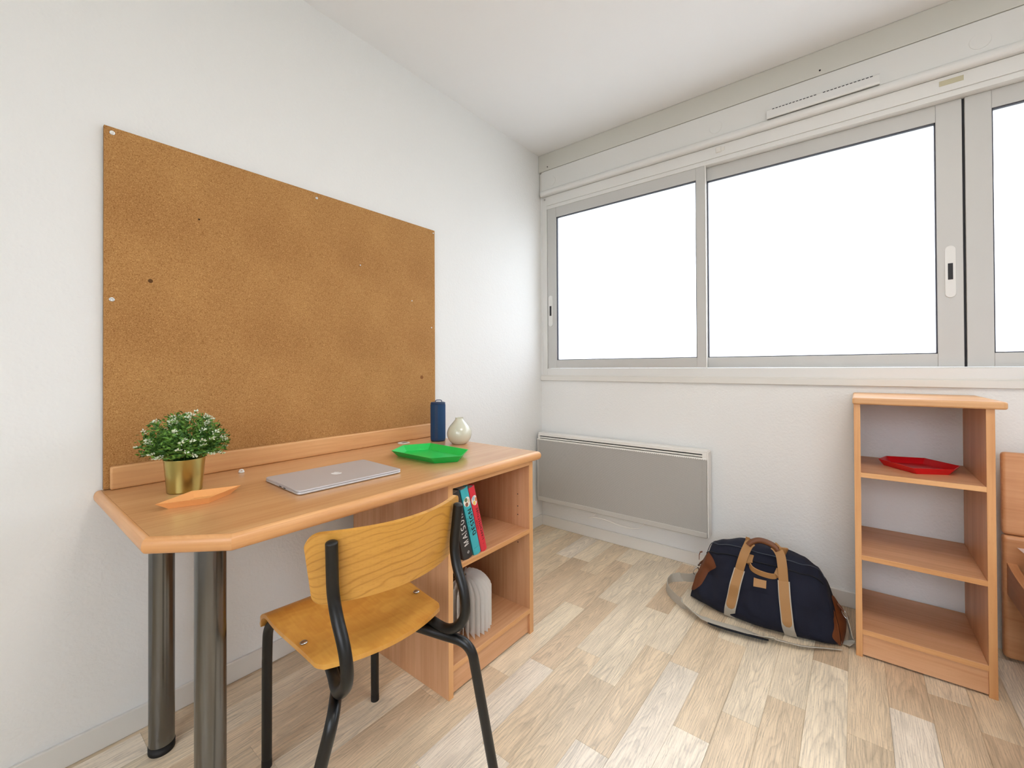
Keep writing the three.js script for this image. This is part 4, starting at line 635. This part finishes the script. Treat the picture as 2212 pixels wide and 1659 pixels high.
// ---------------------------------------------------------------- books and paper lamp in the desk cabinet
{
  const tilt = 0.265;                                            // books lean to the left side panel
  function spine(w, h, draw, base) { const c = document.createElement('canvas'); c.width = w; c.height = h; const x = c.getContext('2d'); x.fillStyle = base; x.fillRect(0, 0, w, h); draw(x); const t = new THREE.CanvasTexture(c); t.colorSpace = THREE.SRGBColorSpace; t.anisotropy = 8; return t; }
  const W = 160, H = 1024;
  const vert = (x, txt, cx, y0, y1, size, col, font = 'sans-serif', weight = 'bold') => { x.save(); x.translate(cx, y0); x.rotate(-Math.PI / 2); x.fillStyle = col; x.font = `${weight} ${size}px ${font}`; x.textBaseline = 'middle'; const w = x.measureText(txt).width; x.scale((y0 - y1) / w, 1); x.fillText(txt, 0, 0); x.restore(); };
  const disc = (x, cx, cy, r, cols) => { x.save(); x.beginPath(); x.arc(cx, cy, r, 0, 7); x.clip(); x.fillStyle = cols[0]; x.fillRect(cx - r, cy - r, 2 * r, 2 * r); for (let i = 1; i < cols.length; i++) { x.fillStyle = cols[i]; x.beginPath(); x.arc(cx + Math.cos(i * 2.1) * r * 0.55, cy + Math.sin(i * 2.1) * r * 0.55, r * 0.42, 0, 7); x.fill(); } x.restore(); };
  const black = spine(W, H, (x) => { x.strokeStyle = '#55534f'; x.lineWidth = 4; for (const y of [250, 330, 470]) { x.beginPath(); x.moveTo(0, y); x.lineTo(40, y + 14); x.stroke(); } const y0 = [838, 748, 672, 610, 530, 440, 330, 250]; 'MAISON O'.split('').forEach((ch, i) => vert(x, ch, 92, [830, 722, 640, 590, 500, 410, 330, 258][i], [740, 650, 612, 520, 430, 340, 300, 190][i], 112, '#f3f1ec', 'sans-serif', 'normal')); x.strokeStyle = '#e8e6e0'; x.lineWidth = 5; x.beginPath(); x.arc(92, 930, 16, 0, 7); x.stroke(); x.beginPath(); x.moveTo(80, 938); x.lineTo(104, 922); x.stroke(); }, '#2b2a2b');
  const teal = spine(W, H, (x) => { vert(x, 'DESIGN', 96, 730, 310, 124, '#10161a'); vert(x, 'TOUT SUR LE', 22, 650, 430, 36, '#155e66'); disc(x, 80, 205, 72, ['#f2ece2', '#c9454f', '#6f7f5b', '#e2c9ad', '#8a5c46']); x.strokeStyle = '#1f7f88'; x.lineWidth = 5; x.beginPath(); x.moveTo(24, 912); x.lineTo(130, 912); x.stroke(); }, '#3fb3bd');
  const red = spine(W, H, (x) => { vert(x, 'L\u2019ARCHITECTURE', 102, 850, 330, 92, '#2a0d12'); vert(x, 'TOUT SUR', 32, 660, 510, 36, '#5c1018'); disc(x, 82, 210, 74, ['#e9e4dc', '#f0c060', '#a9c3cf', '#e07f3a']); x.strokeStyle = '#8a1520'; x.lineWidth = 5; x.beginPath(); x.moveTo(60, 905); x.lineTo(100, 905); x.stroke(); }, '#dc2f3f');
  // one book: spine towards the room (+x), covers, page block; thickness along z
  function book(name, label, zBase, th, h, depth, map, cover) {
    const g = thing(name, label, 'book', [0.654, 0.429, zBase], 0, 'books leaning in the desk cabinet'); g.rotation.x = tilt; g.userData.group = undefined; delete g.userData.group;
    const cm = std({ color: cover, roughness: 0.45 }), hb = h / 2;
    // rounded spine
    const sp = gridGeo(10, 1, (u, v) => { const a = lerp(-1, 1, u); return [V(0.0035 * (1 - a * a), v * h, a * th / 2), 1 - u, v]; }); { const n = sp.attributes.normal; if (n.getX(8) < 0) { const ix = sp.index.array; for (let i = 0; i < ix.length; i += 3) [ix[i], ix[i + 1]] = [ix[i + 1], ix[i]]; sp.computeVertexNormals(); } }
    part('spine', sp, std({ map, roughness: 0.42, side: THREE.DoubleSide }), g);
    part('cover', bx(-depth, 0, th / 2 - 0.0028, 0, h, th / 2, 0.0005), cm, g); part('cover', bx(-depth, 0, -th / 2, 0, h, -th / 2 + 0.0028, 0.0005), cm, g);
    part('page_block', bx(-depth + 0.004, 0.003, -th / 2 + 0.0028, -0.0015, h - 0.003, th / 2 - 0.0028, 0), M.pages, g); return g;
  }
  book('book', 'black book titled in white capitals, leaning left beside the cabinet panel', 1.3975, 0.044, 0.25, 0.19, black, '#262527');
  book('book', 'turquoise book about design, middle of the three leaning books', 1.3515, 0.034, 0.255, 0.185, teal, '#3fb3bd');
  book('book', 'red book about architecture, rightmost of the three leaning books', 1.316, 0.029, 0.252, 0.185, red, '#d42c3b');
}
{ // fan-shaped paper lamp
  const t = thing('paper_lamp', 'white accordion paper lamp opened like a fan on the lowest cabinet shelf', 'lamp', [0.527, 0.1034, 1.296]);
  const N = 27, r0 = 0.014, R1 = 0.108, H = 0.195, a0 = -1.5, a1 = 3.9, panel = (A, B, rA, rB) => { const n = 8, P = [], I = []; for (let i = 0; i <= n; i++) { const k = i / n, a = lerp(A, B, k), r = lerp(rA, rB, k), f = (r - r0) / (R1 - r0), top = H - 0.045 * Math.pow(f, 4) , bot = 0.004 + 0.004 * f * 0; const x = Math.cos(a) * r, z = -Math.sin(a) * r; P.push(x, bot, z, x, lerp(bot, top, 0.5), z, x, top, z); } for (let i = 0; i < n; i++) { const b = i * 3; for (const o of [0, 1]) I.push(b + o, b + 3 + o, b + 1 + o, b + 3 + o, b + 4 + o, b + 1 + o); } const g = new THREE.BufferGeometry(); g.setAttribute('position', new THREE.Float32BufferAttribute(P, 3)); g.setIndex(I); g.computeVertexNormals(); return g; };
  for (let i = 0; i < N; i++) { const d = (a1 - a0) / N, a = a0 + i * d; part('pleat', merge([panel(a + d * 0.28, a + d / 2, r0, R1), panel(a + d * 0.72, a + d / 2, r0, R1)]), M.paper, t); }
  part('cover', bx(-0.004, 0, -0.004, 0.004, H + 0.003, 0.004, 0.001), M.beech, t);
  for (const a of [a0 - 0.06, a1 + 0.06]) { const g = bx(0.008, 0, -0.0025, R1 + 0.004, H + 0.004, 0.0025, 0.001); g.rotateY(a); part('cover', g, std({ color: '#4a3323', roughness: 0.6 }), t); }
}

// ---------------------------------------------------------------- ceiling lamp above the middle of the room
{
  RectAreaLightUniformsLib.init();
  const t = thing('ceiling_lamp', 'square opal ceiling lamp, switched on, in the middle of the room', 'lamp', [1.95, RH, 1.65]);
  part('housing', bx(-0.33, -0.05, -0.33, 0.33, 0, 0.33, 0.006), M.white, t);
  part('diffuser', bx(-0.3, -0.058, -0.3, 0.3, -0.048, 0.3, 0.004), std({ color: '#f6f4ee', roughness: 0.5, emissive: '#fff6e8', emissiveIntensity: 1.2 }), t);
  const l = new THREE.RectAreaLight(new THREE.Color(1, 0.95, 0.88), LAMP, 0.6, 0.6); l.name = 'ceiling_lamp_light'; l.position.set(1.95, RH - 0.062, 1.65); l.rotation.x = -Math.PI / 2; scene.add(l);
}

// ---------------------------------------------------------------- outside: yard below the window
struct('ground_outside', new THREE.BoxGeometry(120, 0.2, 120).translate(2, -3.1, 0), M.ground, 'pale paved yard outside');

renderer.render(scene, camera);
